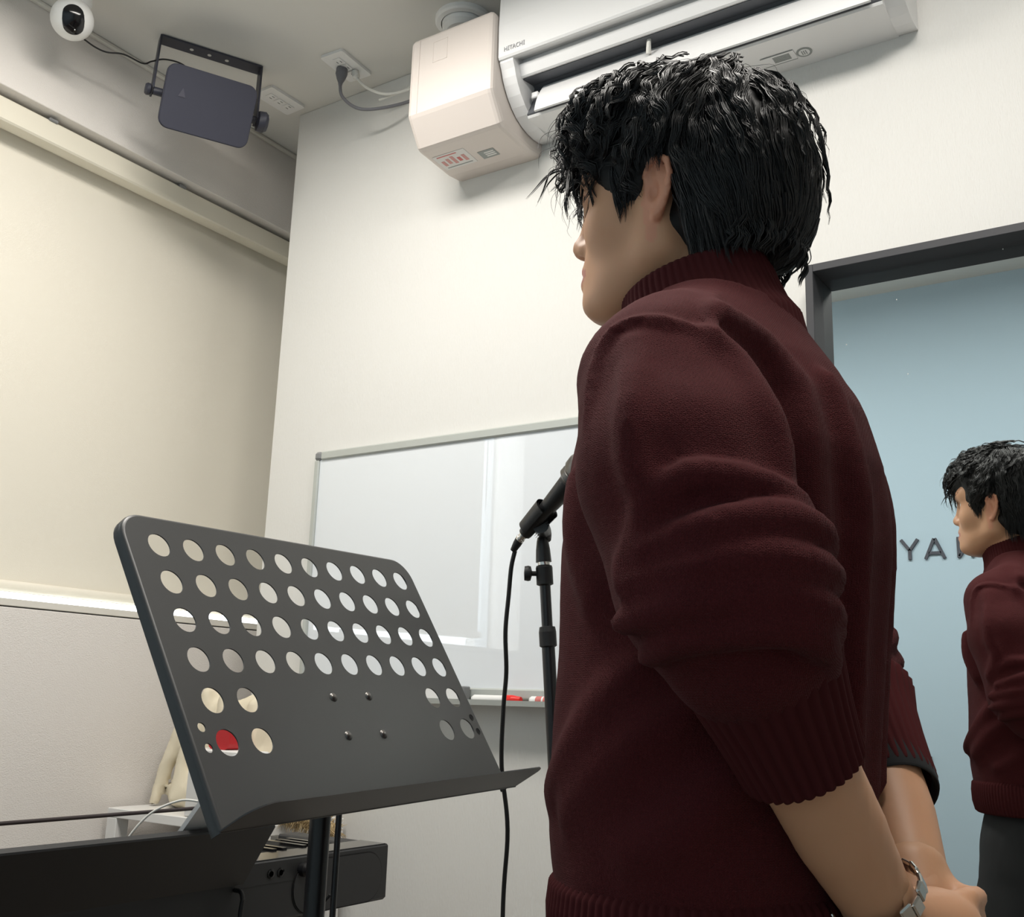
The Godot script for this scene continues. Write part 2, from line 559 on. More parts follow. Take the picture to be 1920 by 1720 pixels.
func make_whiteboard() -> void:
	var x0 := -1.871
	var x1 := -0.96
	var y0 := 1.066
	var y1 := 1.657
	var b := thing("whiteboard", "white glossy whiteboard with a grey metal frame", "whiteboard", Vector3(x0, y0, ZB))
	var w := x1 - x0
	var h := y1 - y0
	var st := new_st()
	span(st, Vector3(0.002, 0.002, 0.011), Vector3(w - 0.002, h - 0.002, 0.0125))
	obj("writing_surface", st, M.board_white, b)
	box_obj("backing", Vector3(0.002, 0.002, 0), Vector3(w - 0.002, h - 0.002, 0.011), 0.0, M.grey_plastic, b)
	var f := 0.021
	for e in [[Vector3(f, h - f, 0.0), Vector3(w - f, h, 0.019)], [Vector3(f, 0, 0.0), Vector3(w - f, f, 0.019)], [Vector3(0, f, 0.0), Vector3(f * 0.75, h - f, 0.019)], [Vector3(w - f * 0.75, f, 0.0), Vector3(w, h - f, 0.019)]]:
		box_obj("frame_rail", e[0], e[1], 0.003, M.aluminium, b)
	for e in [[0.0, 0.0], [w - f, 0.0], [0.0, h - f], [w - f, h - f]]:
		box_obj("corner_cap", Vector3(e[0] - 0.0008, e[1] - 0.0008, 0.0), Vector3(e[0] + f + 0.0008, e[1] + f + 0.0008, 0.0205), 0.006, M.grey_plastic, b)
	# pen tray
	st = new_st()
	add_prism(st, Transform3D(Basis(Vector3(0, 0, 1), Vector3(0, 1, 0), Vector3(-1, 0, 0)), Vector3(w - 0.12, 0, 0)), PackedVector2Array([Vector2(0.0, 0.002), Vector2(0.0, -0.014), Vector2(0.062, -0.014), Vector2(0.064, -0.003), Vector2(0.061, -0.003), Vector2(0.060, -0.010), Vector2(0.004, -0.010), Vector2(0.004, 0.002)]), w - 0.24)
	obj("pen_tray", st, M.aluminium, b)
	# eraser and markers lying in the tray
	var ty := y0 - 0.010
	var er := thing("board_eraser", "white block eraser standing on the whiteboard tray", "eraser", Vector3(-1.405, ty, ZB + 0.038))
	box_obj("felt", Vector3(-0.05, 0, -0.017), Vector3(0.048, 0.034, 0.008), 0.002, M.grey_plastic, er)
	box_obj("grip", Vector3(-0.05, 0.001, 0.008), Vector3(0.043, 0.037, 0.020), 0.003, M.white_plastic, er)
	var mz := ZB + 0.044
	var m1 := thing("marker_pen", "white marker with a red cap in the whiteboard tray, beside the eraser", "marker", Vector3(-1.27, ty + 0.0085, mz))
	lathe_obj("barrel", aim(Vector3(-0.065, 0, 0), Vector3.RIGHT), [Vector2(0, 0), Vector2(0.005, 0), Vector2(0.0085, 0.006), Vector2(0.0085, 0.082), Vector2(0, 0.082)], M.white_plastic, m1, 18)
	lathe_obj("cap", aim(Vector3(0.017, 0, 0), Vector3.RIGHT), [Vector2(0, 0), Vector2(0.0080, 0), Vector2(0.0098, 0.006), Vector2(0.0098, 0.020), Vector2(0.0080, 0.030), Vector2(0.0065, 0.040), Vector2(0, 0.041)], M.marker_red, m1, 18)
	var m2 := thing("marker_pen", "white marker with red print in the whiteboard tray, next to the microphone stand", "marker", Vector3(-1.13, ty + 0.0085, mz))
	lathe_obj("barrel", aim(Vector3(-0.06, 0, 0), Vector3.RIGHT), [Vector2(0, 0), Vector2(0.0062, 0), Vector2(0.0085, 0.004), Vector2(0.0085, 0.11), Vector2(0, 0.11)], M.white_plastic, m2, 18)
	for k in 2:
		var bs := new_st()
		add_lathe(bs, aim(Vector3(-0.044 + k * 0.018, 0, 0), Vector3.RIGHT), [Vector2(0.0086, 0), Vector2(0.0087, 0.002), Vector2(0.0087, 0.012), Vector2(0.0086, 0.014)], 18)
		obj("printed_band", bs, M.print_red, m2)

func make_air_conditioner() -> void:
	var x0 := -1.225
	var x1 := -0.38
	var a := thing("air_conditioner", "white wall-mounted air conditioner with its louvre open", "air conditioner", Vector3(x0, 2.33, ZB))
	var w := x1 - x0
	var yz := Transform3D(Basis(Vector3(0, 0, 1), Vector3(0, 1, 0), Vector3(-1, 0, 0)), Vector3(0, 0, 0))
	# main body between the cheeks
	var st := new_st()
	var prof := PackedVector2Array([Vector2(0, 0.003), Vector2(0.118, 0.002), Vector2(0.121, 0.006), Vector2(0.098, 0.052), Vector2(0.092, 0.092), Vector2(0.100, 0.098), Vector2(0.146, 0.088), Vector2(0.150, 0.089), Vector2(0.158, 0.112), Vector2(0.150, 0.117), Vector2(0.150, 0.29), Vector2(0, 0.29)])
	yz.origin = Vector3(w - 0.035, 0, 0)
	add_prism(st, yz, prof, w - 0.07)
	obj("body", st, M.ac_white, a)
	# lower front band, same white plastic
	st = new_st()
	add_prism(st, yz, PackedVector2Array([Vector2(0.140, 0.0885), Vector2(0.1485, 0.0865), Vector2(0.1525, 0.089), Vector2(0.1615, 0.1135), Vector2(0.159, 0.116), Vector2(0.150, 0.1185)]), w - 0.07)
	obj("lower_band", st, M.ac_white, a)
	# outlet lining, its dark grey painted in for the shade of the cavity
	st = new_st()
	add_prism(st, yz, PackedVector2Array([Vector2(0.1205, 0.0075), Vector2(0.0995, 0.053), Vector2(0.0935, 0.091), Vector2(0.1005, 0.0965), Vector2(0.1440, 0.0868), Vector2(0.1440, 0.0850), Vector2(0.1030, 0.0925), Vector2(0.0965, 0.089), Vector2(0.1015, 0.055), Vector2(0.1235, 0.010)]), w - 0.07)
	obj("outlet_shade_lining", st, M.ac_dark, a)
	# rounded end cheeks
	var cheek := PackedVector2Array([Vector2(0, 0.005), Vector2(0.02, 0.0), Vector2(0.042, -0.002), Vector2(0.07, 0.0005), Vector2(0.092, 0.006), Vector2(0.115, 0.016), Vector2(0.133, 0.029), Vector2(0.151, 0.047), Vector2(0.165, 0.067), Vector2(0.173, 0.082), Vector2(0.179, 0.099), Vector2(0.186, 0.113), Vector2(0.186, 0.29), Vector2(0, 0.29)])
	for e in [0.035, w]:
		st = new_st()
		yz.origin = Vector3(e, 0, 0)
		add_prism(st, yz, cheek, 0.035)
		obj("end_cheek", st, M.ac_white, a)
	# front panel
	st = new_st()
	yz.origin = Vector3(w, 0, 0)
	add_prism(st, yz, PackedVector2Array([Vector2(0.152, 0.130), Vector2(0.172, 0.123), Vector2(0.184, 0.118), Vector2(0.190, 0.119), Vector2(0.193, 0.124), Vector2(0.195, 0.20), Vector2(0.192, 0.285), Vector2(0.187, 0.292), Vector2(0.152, 0.292)]), w)
	obj("front_panel", st, M.ac_white, a)
	# the louvre, swung open
	st = new_st()
	yz.origin = Vector3(w - 0.052, 0, 0)
	var vane := PackedVector2Array()
	for k in 9:
		var t := k / 8.0
		vane.append(Vector2(0.098 + 0.036 * t + 0.006 * sin(PI * t), 0.082 - 0.080 * t))
	for k in 9:
		var t := 1.0 - k / 8.0
		vane.append(Vector2(0.098 + 0.036 * t + 0.006 * sin(PI * t) + 0.0042, 0.0835 - 0.080 * t))
	add_prism(st, yz, vane, w - 0.115)
	var lou := obj("louvre", st, M.ac_white, a)
	box_obj("louvre_tab", Vector3(0.046, 0.045, 0.118), Vector3(0.063, 0.060, 0.126), 0.002, M.ac_white, lou)
	st = new_st()
	add_tube(st, spline([Vector3(0.34, 0.092, 0.130), Vector3(0.338, 0.075, 0.128), Vector3(0.335, 0.06, 0.122)], 4), 0.004, 0.006)
	obj("louvre_arm", st, M.cable_white, a)
	# brand name, stickers on the underside
	letters("brand_name", "HITACHI", 0.0105, 0.0006, M.grey_text, a, Transform3D(Basis(), Vector3(0.0425, 0.139, 0.1945)), "Droid Sans", 400)
	var dn := Basis(Vector3(1, 0, 0), Vector3(0, 0, 1), Vector3(0, -1, 0))
	st = new_st()
	var ring := PackedVector2Array()
	for k in 28:
		ring.append(Vector2(cos(TAU * k / 28), sin(TAU * k / 28)) * 0.0155)
	add_prism(st, Transform3D(dn, Vector3(0.639, 0.0022, 0.047)), ring, 0.0006)
	var seal := obj("round_seal", st, M.print_grey, a)
	st = new_st()
	for k in 20:
		ring[k] = Vector2(cos(TAU * k / 20), sin(TAU * k / 20)) * 0.011
	add_prism(st, Transform3D(dn, Vector3(0.639, 0.0016, 0.047)), ring.slice(0, 20), 0.0004)
	obj("seal_centre", st, M.ac_white, seal)
	st = new_st()
	for k in 3:
		span(st, Vector3(0.634 + k * 0.004, 0.0008, 0.040), Vector3(0.636 + k * 0.004, 0.0012, 0.054))
	obj("seal_mark", st, M.print_grey, seal)
	var stick := box_obj("sticker", Vector3(0.555, 0.0012, 0.036), Vector3(0.622, 0.0022, 0.066), 0.0, M.ac_white, a)
	for k in 7:
		box_obj("printed_line", Vector3(0.578, 0.0006, 0.041 + k * 0.003), Vector3(0.612, 0.0012, 0.0425 + k * 0.003), 0.0, M.print_grey, stick)
	for e in [[0.555, 0.622, 0.034], [0.555, 0.622, 0.066]]:
		box_obj("printed_rule", Vector3(e[0], 0.0006, e[2]), Vector3(e[1], 0.0012, e[2] + 0.0015), 0.0, M.print_grey, stick)
	# beige cover box left of the air conditioner
	var c := thing("duct_cover_box", "beige plastic cover box with sloping underside, left of the air conditioner", "cover box", Vector3(-1.47, 2.30, ZB))
	st = new_st()
	# side outline (depth, height), rounded front corners by scaling rings along x
	var side := [Vector2(0, 0.003), Vector2(0.045, -0.003), Vector2(0.060, -0.002), Vector2(0.158, 0.005), Vector2(0.168, 0.010), Vector2(0.205, 0.066), Vector2(0.209, 0.074), Vector2(0.209, 0.262), Vector2(0.206, 0.268), Vector2(0, 0.268)]
	var xs := [[0.0, 0.012], [0.002, 0.006], [0.006, 0.002], [0.013, 0.0], [0.229, 0.0], [0.236, 0.002], [0.240, 0.006], [0.242, 0.012]]
	var rings := []
	for e in xs:
		var r := []
		for p in side:
			var q: Vector2 = p
			var cx := Vector2(0.0, 0.13)
			var d := q - cx
			r.append(Vector3(e[0], cx.y + d.y * (1.0 - e[1] / 0.14), max(0.0, d.x * (1.0 - e[1] / 0.2))))
		rings.append(r)
	for i in rings.size() - 1:
		for k in side.size():
			var k2 := (k + 1) % side.size()
			st.set_smooth_group(-1)
			var mid: Vector3 = (rings[i][k] + rings[i + 1][k2]) * 0.5 - Vector3(0.121, 0.13, 0.08)
			quad(st, rings[i][k], rings[i][k2], rings[i + 1][k2], rings[i + 1][k], mid)
	for e in [[0, -1.0], [rings.size() - 1, 1.0]]:
		var poly := PackedVector2Array()
		for v in rings[e[0]]:
			poly.append(Vector2(v.z, v.y))
		var idx := Geometry2D.triangulate_polygon(poly)
		for k in range(0, idx.size(), 3):
			tri(st, rings[e[0]][idx[k]], rings[e[0]][idx[k + 1]], rings[e[0]][idx[k + 2]], Vector3(e[1], 0, 0))
	obj("housing", st, M.beige_plastic, c)
	box_obj("cover_ridge", Vector3(0.0295, 0.075, 0.2088), Vector3(0.0315, 0.264, 0.2102), 0.0006, M.beige_plastic, c)
	for e in [[Vector3(0.070, 0.192, 0.2086), Vector3(0.112, 0.1935, 0.2096)], [Vector3(0.070, 0.244, 0.2086), Vector3(0.112, 0.2455, 0.2096)], [Vector3(0.070, 0.192, 0.2086), Vector3(0.0715, 0.2455, 0.2096)], [Vector3(0.1105, 0.192, 0.2086), Vector3(0.112, 0.2455, 0.2096)]]:
		box_obj("embossed_square", e[0], e[1], 0.0003, M.beige_plastic, c)
	var tilt := Basis(Vector3.RIGHT, -atan2(0.007, 0.1))
	var s1 := MeshInstance3D.new()
	s1.name = "warning_sticker"
	c.add_child(s1)
	st = new_st()
	span(st, Vector3(-0.045, -0.0008, -0.030), Vector3(0.045, 0, 0.030))
	st.generate_normals()
	s1.mesh = st.commit()
	s1.material_override = M.paper
	s1.transform = Transform3D(tilt, Vector3(0.064, 0.0007, 0.100))
	for k in 5:
		box_obj("printed_patch", Vector3(-0.036 + k * 0.015, -0.0012, -0.014 + 0.004 * (k % 2)), Vector3(-0.027 + k * 0.015, -0.0008, 0.006 + 0.005 * (k % 3)), 0.0, M.print_red if k == 3 else M.print_pink, s1)
	box_obj("printed_line", Vector3(-0.036, -0.0012, -0.024), Vector3(0.036, -0.0008, -0.021), 0.0, M.print_grey, s1)
	box_obj("printed_line", Vector3(-0.036, -0.0012, 0.022), Vector3(0.02, -0.0008, 0.025), 0.0, M.print_red, s1)
	var s2 := box_obj("small_sticker", Vector3(-0.022, -0.0008, -0.015), Vector3(0.022, 0, 0.015), 0.0, M.print_grey, c)
	s2.transform = Transform3D(tilt, Vector3(0.150, -0.0004, 0.085))
	for k in 3:
		box_obj("printed_line", Vector3(-0.008, -0.0012, -0.009 + k * 0.007), Vector3(0.018, -0.0008, -0.005 + k * 0.007), 0.0, M.paper, s2)

func make_ceiling_things() -> void:
	# smoke detector
	var s := thing("smoke_detector", "round white smoke detector on the ceiling behind the cover box", "smoke detector", Vector3(-1.392, CEIL, -1.79))
	lathe_obj("base", Transform3D.IDENTITY, [Vector2(0.068, 0), Vector2(0.068, -0.010), Vector2(0.064, -0.014), Vector2(0.054, -0.016)], M.white_plastic, s, 36)
	lathe_obj("dome", Transform3D.IDENTITY, [Vector2(0.052, -0.014), Vector2(0.050, -0.026), Vector2(0.040, -0.036), Vector2(0, -0.040)], M.white_plastic, s, 36)
	# ceiling outlets
	for e in [[Vector3(-1.764, CEIL, -1.782), 0.06, "white ceiling socket plate with a grey plug, left of the cover box"], [Vector3(-2.035, CEIL, -1.81), -0.03, "small white ceiling socket plate behind the loudspeaker"]]:
		var o := thing("ceiling_socket", e[2], "socket", e[0], "ceiling sockets")
		o.rotation.y = e[1]
		var st := new_st()
		add_prism(st, Transform3D(Basis(Vector3(1, 0, 0), Vector3(0, 0, 1), Vector3(0, -1, 0)), Vector3.ZERO), round_rect(0.072, 0.122, 0.006), 0.008)
		obj("plate", st, M.white_plastic, o)
		for k in 3:
			var hole := box_obj("socket_insert", Vector3(-0.012, -0.0105, -0.044 + k * 0.030), Vector3(0.012, -0.008, -0.018 + k * 0.030), 0.001, M.white_plastic, o)
			for q in [-0.006, 0.005]:
				box_obj("slot", Vector3(q, -0.0112, -0.036 + k * 0.030), Vector3(q + 0.0015, -0.0102, -0.028 + k * 0.030), 0.0, M.ac_dark, hole)
	# grey plug and white plug with cables running to the cover box
	var p := thing("grey_plug_cable", "grey plug and cable looping from ceiling socket to cover box", "cable", Vector3(-1.778, CEIL - 0.011, -1.782))
	lathe_obj("plug", aim(Vector3(0, 0, 0), Vector3(0.05, -1, 0.1)), [Vector2(0, 0), Vector2(0.015, 0), Vector2(0.0155, 0.014), Vector2(0.011, 0.030), Vector2(0.006, 0.042), Vector2(0.0045, 0.050), Vector2(0, 0.050)], M.cable_grey, p, 18)
	tube_obj("cable", [Vector3(0.003, -0.048, 0.006), Vector3(0.012, -0.085, 0.002), Vector3(0.05, -0.118, -0.02), Vector3(0.11, -0.118, -0.05), Vector3(0.18, -0.098, -0.085), Vector3(0.25, -0.078, -0.09), Vector3(0.33, -0.062, -0.09)], 0.0042, M.cable_grey, p)
	var q := thing("white_plug_cable", "white plug and cable running from ceiling socket to cover box", "cable", Vector3(-1.756, CEIL - 0.011, -1.808))
	lathe_obj("plug", aim(Vector3(0, 0, 0), Vector3(0.3, -1, -0.1)), [Vector2(0, 0), Vector2(0.010, 0), Vector2(0.010, 0.016), Vector2(0.004, 0.022), Vector2(0, 0.022)], M.cable_white, q, 14)
	tube_obj("cable", [Vector3(0.007, -0.02, -0.002), Vector3(0.04, -0.055, -0.01), Vector3(0.085, -0.075, -0.03), Vector3(0.14, -0.07, -0.05), Vector3(0.22, -0.052, -0.065), Vector3(0.31, -0.04, -0.065)], 0.0036, M.cable_white, q)
	var q2 := thing("thin_white_cable", "second thin white cable beside the plug cable near the ceiling", "cable", Vector3(-1.70, CEIL - 0.09, -1.845))
	tube_obj("cable", [Vector3(0, 0.0, 0), Vector3(0.06, 0.012, -0.015), Vector3(0.14, 0.030, -0.02), Vector3(0.255, 0.046, -0.02)], 0.0028, M.cable_white, q2)
	# security camera
	var cpos := Vector3(-2.085, 2.566, -1.212)
	var c := thing("security_camera", "white ball-shaped security camera under the ceiling, top left", "security camera", Vector3(cpos.x, CEIL, cpos.z))
	var o := cpos - c.position
	lathe_obj("mount", Transform3D.IDENTITY, [Vector2(0.034, 0), Vector2(0.036, -0.02), Vector2(0.038, -0.05), Vector2(0.030, -0.062), Vector2(0, -0.064)], M.white_plastic, c, 30, true)
	var st := new_st()
	var pr := []
	for k in 25:
		var a := -PI / 2 + PI * k / 24
		pr.append(Vector2(max(0.0, cos(a)) * 0.0475, sin(a) * 0.0475))
	add_lathe(st, Transform3D(Basis(), o), pr, 36, true)
	var head := obj("camera_head", st, M.white_plastic, c)
	# dark pill-shaped lens window, domed over the ball
	var look := (Vector3(0.15, 1.0, -0.12) - cpos).normalized()
	var side2 := look.cross(Vector3(-0.12, 1.0, 0.1)).normalized()
	var up2 := side2.cross(look)
	st = new_st()
	st.set_smooth_group(0)
	var pts := []
	for k in 40:
		var a := TAU * k / 40
		var d2 := Vector2(cos(a), sin(a))
		pts.append(Vector2(d2.x * 0.026, d2.y * 0.026 + sign(d2.y) * min(1.0, abs(d2.y) * 4.0) * 0.016))
	var wrap := func(v: Vector2) -> Vector3:
		return o + (look + side2 * (v.x / 0.046) + up2 * (v.y / 0.046)).normalized() * 0.0486
	for ringno in 5:
		var f0 := ringno / 5.0
		var f1 := (ringno + 1) / 5.0
		for k in 40:
			var k2 := (k + 1) % 40
			quad(st, wrap.call(pts[k] * f0), wrap.call(pts[k2] * f0), wrap.call(pts[k2] * f1), wrap.call(pts[k] * f1), look)
	var lens := obj("lens_window", st, M.black_gloss, head)
	st = new_st()
	add_lathe(st, aim(wrap.call(Vector2(-0.003, -0.022)), look), [Vector2(0, 0.0012), Vector2(0.0012, 0.0008), Vector2(0.0014, 0)], 10)
	obj("status_dot", st, M.white_plastic, lens)
	st = new_st()
	for k in 40:
		var k2 := (k + 1) % 40
		quad(st, wrap.call(pts[k]), wrap.call(pts[k2]), o + (wrap.call(pts[k2] * 1.09) - o) * 0.983, o + (wrap.call(pts[k] * 1.09) - o) * 0.983, look)
	obj("lens_rim", st, M.white_plastic, head)
	var cab := thing("black_camera_cable", "thin black cable from the security camera to the loudspeaker", "cable", Vector3(-2.108, 2.551, -1.262))
	var run := []
	for w in [Vector3(-2.108, 2.551, -1.262), Vector3(-2.111, 2.550, -1.293), Vector3(-2.106, 2.551, -1.322), Vector3(-2.089, 2.559, -1.356), Vector3(-2.076, 2.556, -1.402), Vector3(-2.073, 2.573, -1.424), Vector3(-2.060, 2.590, -1.452), Vector3(-2.040, 2.590, -1.490), Vector3(-2.020, 2.560, -1.515)]:
		run.append(w - cab.position)
	tube_obj("cable", run, 0.0020, M.black_rubber, cab)

func make_speaker() -> void:
	var d := Vector3(0.114, 0, -0.225).normalized()
	var h := Vector3(0.893, 0, 0.452).normalized()
	var tl := deg_to_rad(30.0)
	var nf := h * cos(tl) + Vector3(0, -sin(tl), 0)
	var up := h * sin(tl) + Vector3(0, cos(tl), 0)
	var face := Vector3(-1.951, 2.457, -1.512)
	var s := thing("loudspeaker", "dark navy wall loudspeaker hung from ceiling by a U bracket", "loudspeaker", Vector3(-2.034, CEIL, -1.568))
	var o := face - s.position
	var w := 0.218
	var hh := 0.154
	var xf := Transform3D(Basis(d, up, nf), o)
	# tapered cabinet of rounded rings
	var st := new_st()
	var secs := [[-0.115, 0.80, 0.016], [-0.112, 0.84, 0.02], [-0.05, 0.96, 0.024], [-0.012, 1.0, 0.024]]
	var prev := []
	for e in secs:
		var ring := []
		for v in round_rect(w * e[1], hh * e[1], e[2]):
			ring.append(xf * Vector3(v.x, v.y, e[0]))
		if prev.size() > 0:
			st.set_smooth_group(1)
			for k in ring.size():
				var k2 := (k + 1) % ring.size()
				quad(st, prev[k], prev[k2], ring[k2], ring[k], (prev[k] + ring[k2]) * 0.5 - xf * Vector3(0, 0, -0.06))
		prev = ring
	var back := round_rect(w * 0.8, hh * 0.8, 0.016)
	add_prism(st, Transform3D(xf.basis, xf * Vector3(0, 0, -0.117)), back, 0.003)
	obj("cabinet", st, M.navy_plastic, s)
	st = new_st()
	add_prism(st, Transform3D(xf.basis, xf * Vector3(0, 0, -0.012)), round_rect(w, hh, 0.024, 8), 0.009)
	add_prism(st, Transform3D(xf.basis, xf * Vector3(0, 0, -0.003)), round_rect(w - 0.004, hh - 0.004, 0.022, 8), 0.003)
	var gr := obj("grille", st, triplanar(mat(Color(0.215, 0.22, 0.27), 0.55), 0.02, relief(128, 12.0, 12.0, 3.0, 21), 0.3, false), s)
	st = new_st()
	add_prism(st, Transform3D(xf.basis, xf * Vector3(-0.066, 0.014, 0.0)), PackedVector2Array([Vector2(-0.009, -0.010), Vector2(0.009, -0.010), Vector2(0.0, 0.012)]), 0.0012)
	obj("badge", st, mat(Color(0.30, 0.30, 0.34), 0.4), gr)
	# U bracket
	st = new_st()
	var bl := 0.256
	var bx := Transform3D(Basis(d, Vector3.UP, d.cross(Vector3.UP)), Vector3(0, -0.003, 0))
	add_box(st, bx, Vector3(bl, 0.005, 0.042), 0.001)
	var pivot := xf * Vector3(0, 0.0, -0.055)
	for e in [-1.0, 1.0]:
		var top: Vector3 = bx * Vector3(e * bl * 0.5, 0, 0)
		var low: Vector3 = pivot + d * e * (bl * 0.5)
		var ax := (low - top).normalized()
		add_box(st, Transform3D(Basis(d, -ax, d.cross(-ax).normalized()), (top + low) * 0.5), Vector3(0.005, (low - top).length() + 0.012, 0.036), 0.001)
	obj("bracket", st, M.navy_metal, s)
	for k in 3:
		lathe_obj("bracket_hole", Transform3D(Basis(), bx * Vector3(-0.05 + k * 0.045, -0.0022, 0)), [Vector2(0.005, 0), Vector2(0.005, -0.0008), Vector2(0, -0.0008)], M.paint_white, s, 12)
	for e in [-1.0, 1.0]:
		var ks := 1.0 if e > 0.0 else 0.55
		lathe_obj("knob", aim(pivot + d * e * (bl * 0.5 + 0.001), d * e), [Vector2(0, 0), Vector2(0.014 * ks, 0), Vector2(0.026 * ks, 0.004), Vector2(0.028 * ks, 0.020 * ks), Vector2(0.022 * ks, 0.028 * ks), Vector2(0, 0.029 * ks)], M.navy_plastic, s, 8)
		lathe_obj("spacer", aim(pivot + d * e * (bl * 0.5 - 0.002), -d * e), [Vector2(0.010, 0), Vector2(0.010, 0.024), Vector2(0, 0.024)], M.navy_plastic, s, 14)

# ---------------------------------------------------------------- piano, shelf and the things on it

func make_piano() -> void:
	var base := Vector3(-1.41, 0, -0.90)
	var p := thing("digital_piano", "black digital piano seen from behind, with gold lettering on its back", "piano", base)
	var xb := -1.289 - base.x
	var xf := -1.52 - base.x
	var z0 := -1.552 - base.z
	var z1 := -0.23 - base.z
	# case: back block, key bed, end blocks
	var zx := Transform3D(Basis(Vector3(1, 0, 0), Vector3(0, 1, 0), Vector3(0, 0, 1)), Vector3(0, 0, z0))
	var st := new_st()
	add_prism(st, zx, PackedVector2Array([Vector2(xb - 0.006, 0.712), Vector2(xb, 0.717), Vector2(xb, 0.803), Vector2(xb - 0.003, 0.806), Vector2(xb - 0.060, 0.806), Vector2(xb - 0.064, 0.802), Vector2(xb - 0.064, 0.775), Vector2(xf, 0.772), Vector2(xf, 0.716), Vector2(xf + 0.004, 0.712)]), z1 - z0)
	obj("case", st, M.black_piano, p)
	for e in [[z0, z0 + 0.046], [z1 - 0.046, z1]]:
		box_obj("end_block", Vector3(xf, 0.774, e[0]), Vector3(xb - 0.062, 0.806, e[1]), 0.003, M.black_piano, p)
	box_obj("control_panel", Vector3(xb - 0.062, 0.8055, z0 + 0.004), Vector3(xb - 0.002, 0.8072, z1 - 0.004), 0.0006, M.black_gloss, p)
	# keys
	var wst := new_st()
	span(wst, Vector3(-0.072, -0.010, -0.0112), Vector3(0.072, 0.010, 0.0112), 0.0012)
	wst.generate_normals()
	var wmesh := wst.commit()
	var bst := new_st()
	add_prism(bst, Transform3D(Basis(), Vector3(0, 0, -0.005)), PackedVector2Array([Vector2(-0.047, 0), Vector2(0.047, 0), Vector2(0.047, 0.012), Vector2(-0.041, 0.012), Vector2(-0.044, 0.010)]), 0.010)
	bst.generate_normals()
	var bmesh := bst.commit()
	for i in 52:
		var zc := z0 + 0.050 + 0.0235 * (i + 0.5)
		mesh_obj("white_key", wmesh, M.ivory_key, p, Transform3D(Basis(), Vector3(xb - 0.064 - 0.073, 0.788, zc)))
		var note := (i + 2) % 7
		if i < 51 and note in [0, 1, 3, 4, 5]:
			mesh_obj("black_key", bmesh, M.black_gloss, p, Transform3D(Basis(), Vector3(xb - 0.064 - 0.048, 0.798, zc + 0.01175)))
	# back details: rear port, sockets, knob, lettering
	st = new_st()
	var port := PackedVector2Array()
	for v in round_rect(0.22, 0.084, 0.041, 10):
		port.append(v)
	var side := Basis(Vector3(0, 0, -1), Vector3(0, 1, 0), Vector3(1, 0, 0))
	add_prism(st, Transform3D(side, Vector3(xb - 0.001, 0.756, -1.428 - base.z)), port, 0.0022)
	var rp := obj("rear_port", st, M.groove_black, p)
	st = new_st()
	var inner := round_rect(0.2155, 0.0795, 0.0388, 10)
	add_prism(st, Transform3D(side, Vector3(xb + 0.0005, 0.756, -1.428 - base.z)), inner, 0.0022)
	obj("port_cover", st, M.black_piano, rp)
	for z in [-1.269, -1.290]:
		lathe_obj("jack_socket", Transform3D(Basis(Vector3(0, 1, 0), Vector3(1, 0, 0), Vector3(0, 0, -1)), Vector3(xb - 0.0005, 0.785, z - base.z)), [Vector2(0.0075, 0), Vector2(0.0075, 0.002), Vector2(0.0045, 0.0025), Vector2(0.0042, 0.0005), Vector2(0, 0.0005)], M.black_gloss, p, 20)
	lathe_obj("socket_plug", Transform3D(Basis(Vector3(0, 1, 0), Vector3(1, 0, 0), Vector3(0, 0, -1)), Vector3(xb - 0.0005, 0.785, -1.338 - base.z)), [Vector2(0.011, 0), Vector2(0.011, 0.012), Vector2(0.006, 0.016), Vector2(0.005, 0.03), Vector2(0, 0.03)], M.black_metal, p, 20)
	st = new_st()
	span(st, Vector3(xb - 0.0008, 0.7695, -1.36 - base.z), Vector3(xb + 0.0006, 0.7705, -1.21 - base.z))
	obj("back_seam", st, M.black_plastic, p)
	letters("brand_name", "CASIO", 0.030, 0.001, M.gold, p, Transform3D(side, Vector3(xb + 0.0006, 0.7345, -0.930 - base.z)), "Droid Sans", 700)
	tube_obj("power_cable", [Vector3(xb, 0.770, -1.197 - base.z), Vector3(xb + 0.02, 0.762, -1.195 - base.z), Vector3(xb + 0.022, 0.70, -1.19 - base.z), Vector3(xb + 0.02, 0.3, -1.18 - base.z), Vector3(xb + 0.03, 0.012, -1.15 - base.z)], 0.0035, M.black_rubber, p)
	# music rest leaning out over the back
	var rb := Vector3(-1.274 - base.x, 0.778, 0)
	var rt := Vector3(-1.214 - base.x, 0.868, 0)
	var up := (rt - rb).normalized()
	var nn := Vector3(up.y, -up.x, 0)
	st = new_st()
	var zr := -1.20 - base.z
	var zl := -0.34 - base.z
	add_box(st, Transform3D(Basis(nn, up, Vector3(0, 0, 1)), (rb + rt) * 0.5 + Vector3(0, 0, (zr + zl) / 2) - nn * 0.006), Vector3(0.012, (rt - rb).length(), zl - zr), 0.002)
	obj("music_rest", st, M.black_piano, p)
	# stand
	for z in [z0 + 0.10, z1 - 0.10]:
		box_obj("stand_leg", Vector3(-0.07, 0.03, z - 0.02), Vector3(0.03, 0.712, z + 0.02), 0.004, M.black_piano, p)
		box_obj("stand_foot", Vector3(-0.18, 0, z - 0.025), Vector3(0.14, 0.03, z + 0.025), 0.006, M.black_piano, p)
	box_obj("stand_rail", Vector3(-0.03, 0.25, z0 + 0.10), Vector3(-0.01, 0.33, z1 - 0.10), 0.004, M.black_piano, p)
	# tablet leaning against the rest
	var t := thing("tablet", "pale grey tablet leaning against the piano music rest", "tablet", Vector3(-1.292, 0.8085, -1.117))
	var tu := Vector3(0.66, 0.75, 0).normalized()
	var tn := Vector3(tu.y, -tu.x, 0)
	st = new_st()
	var tx := Transform3D(Basis(Vector3(0, 0, -1), tu, tn), tu * 0.112 - tn * 0.004)
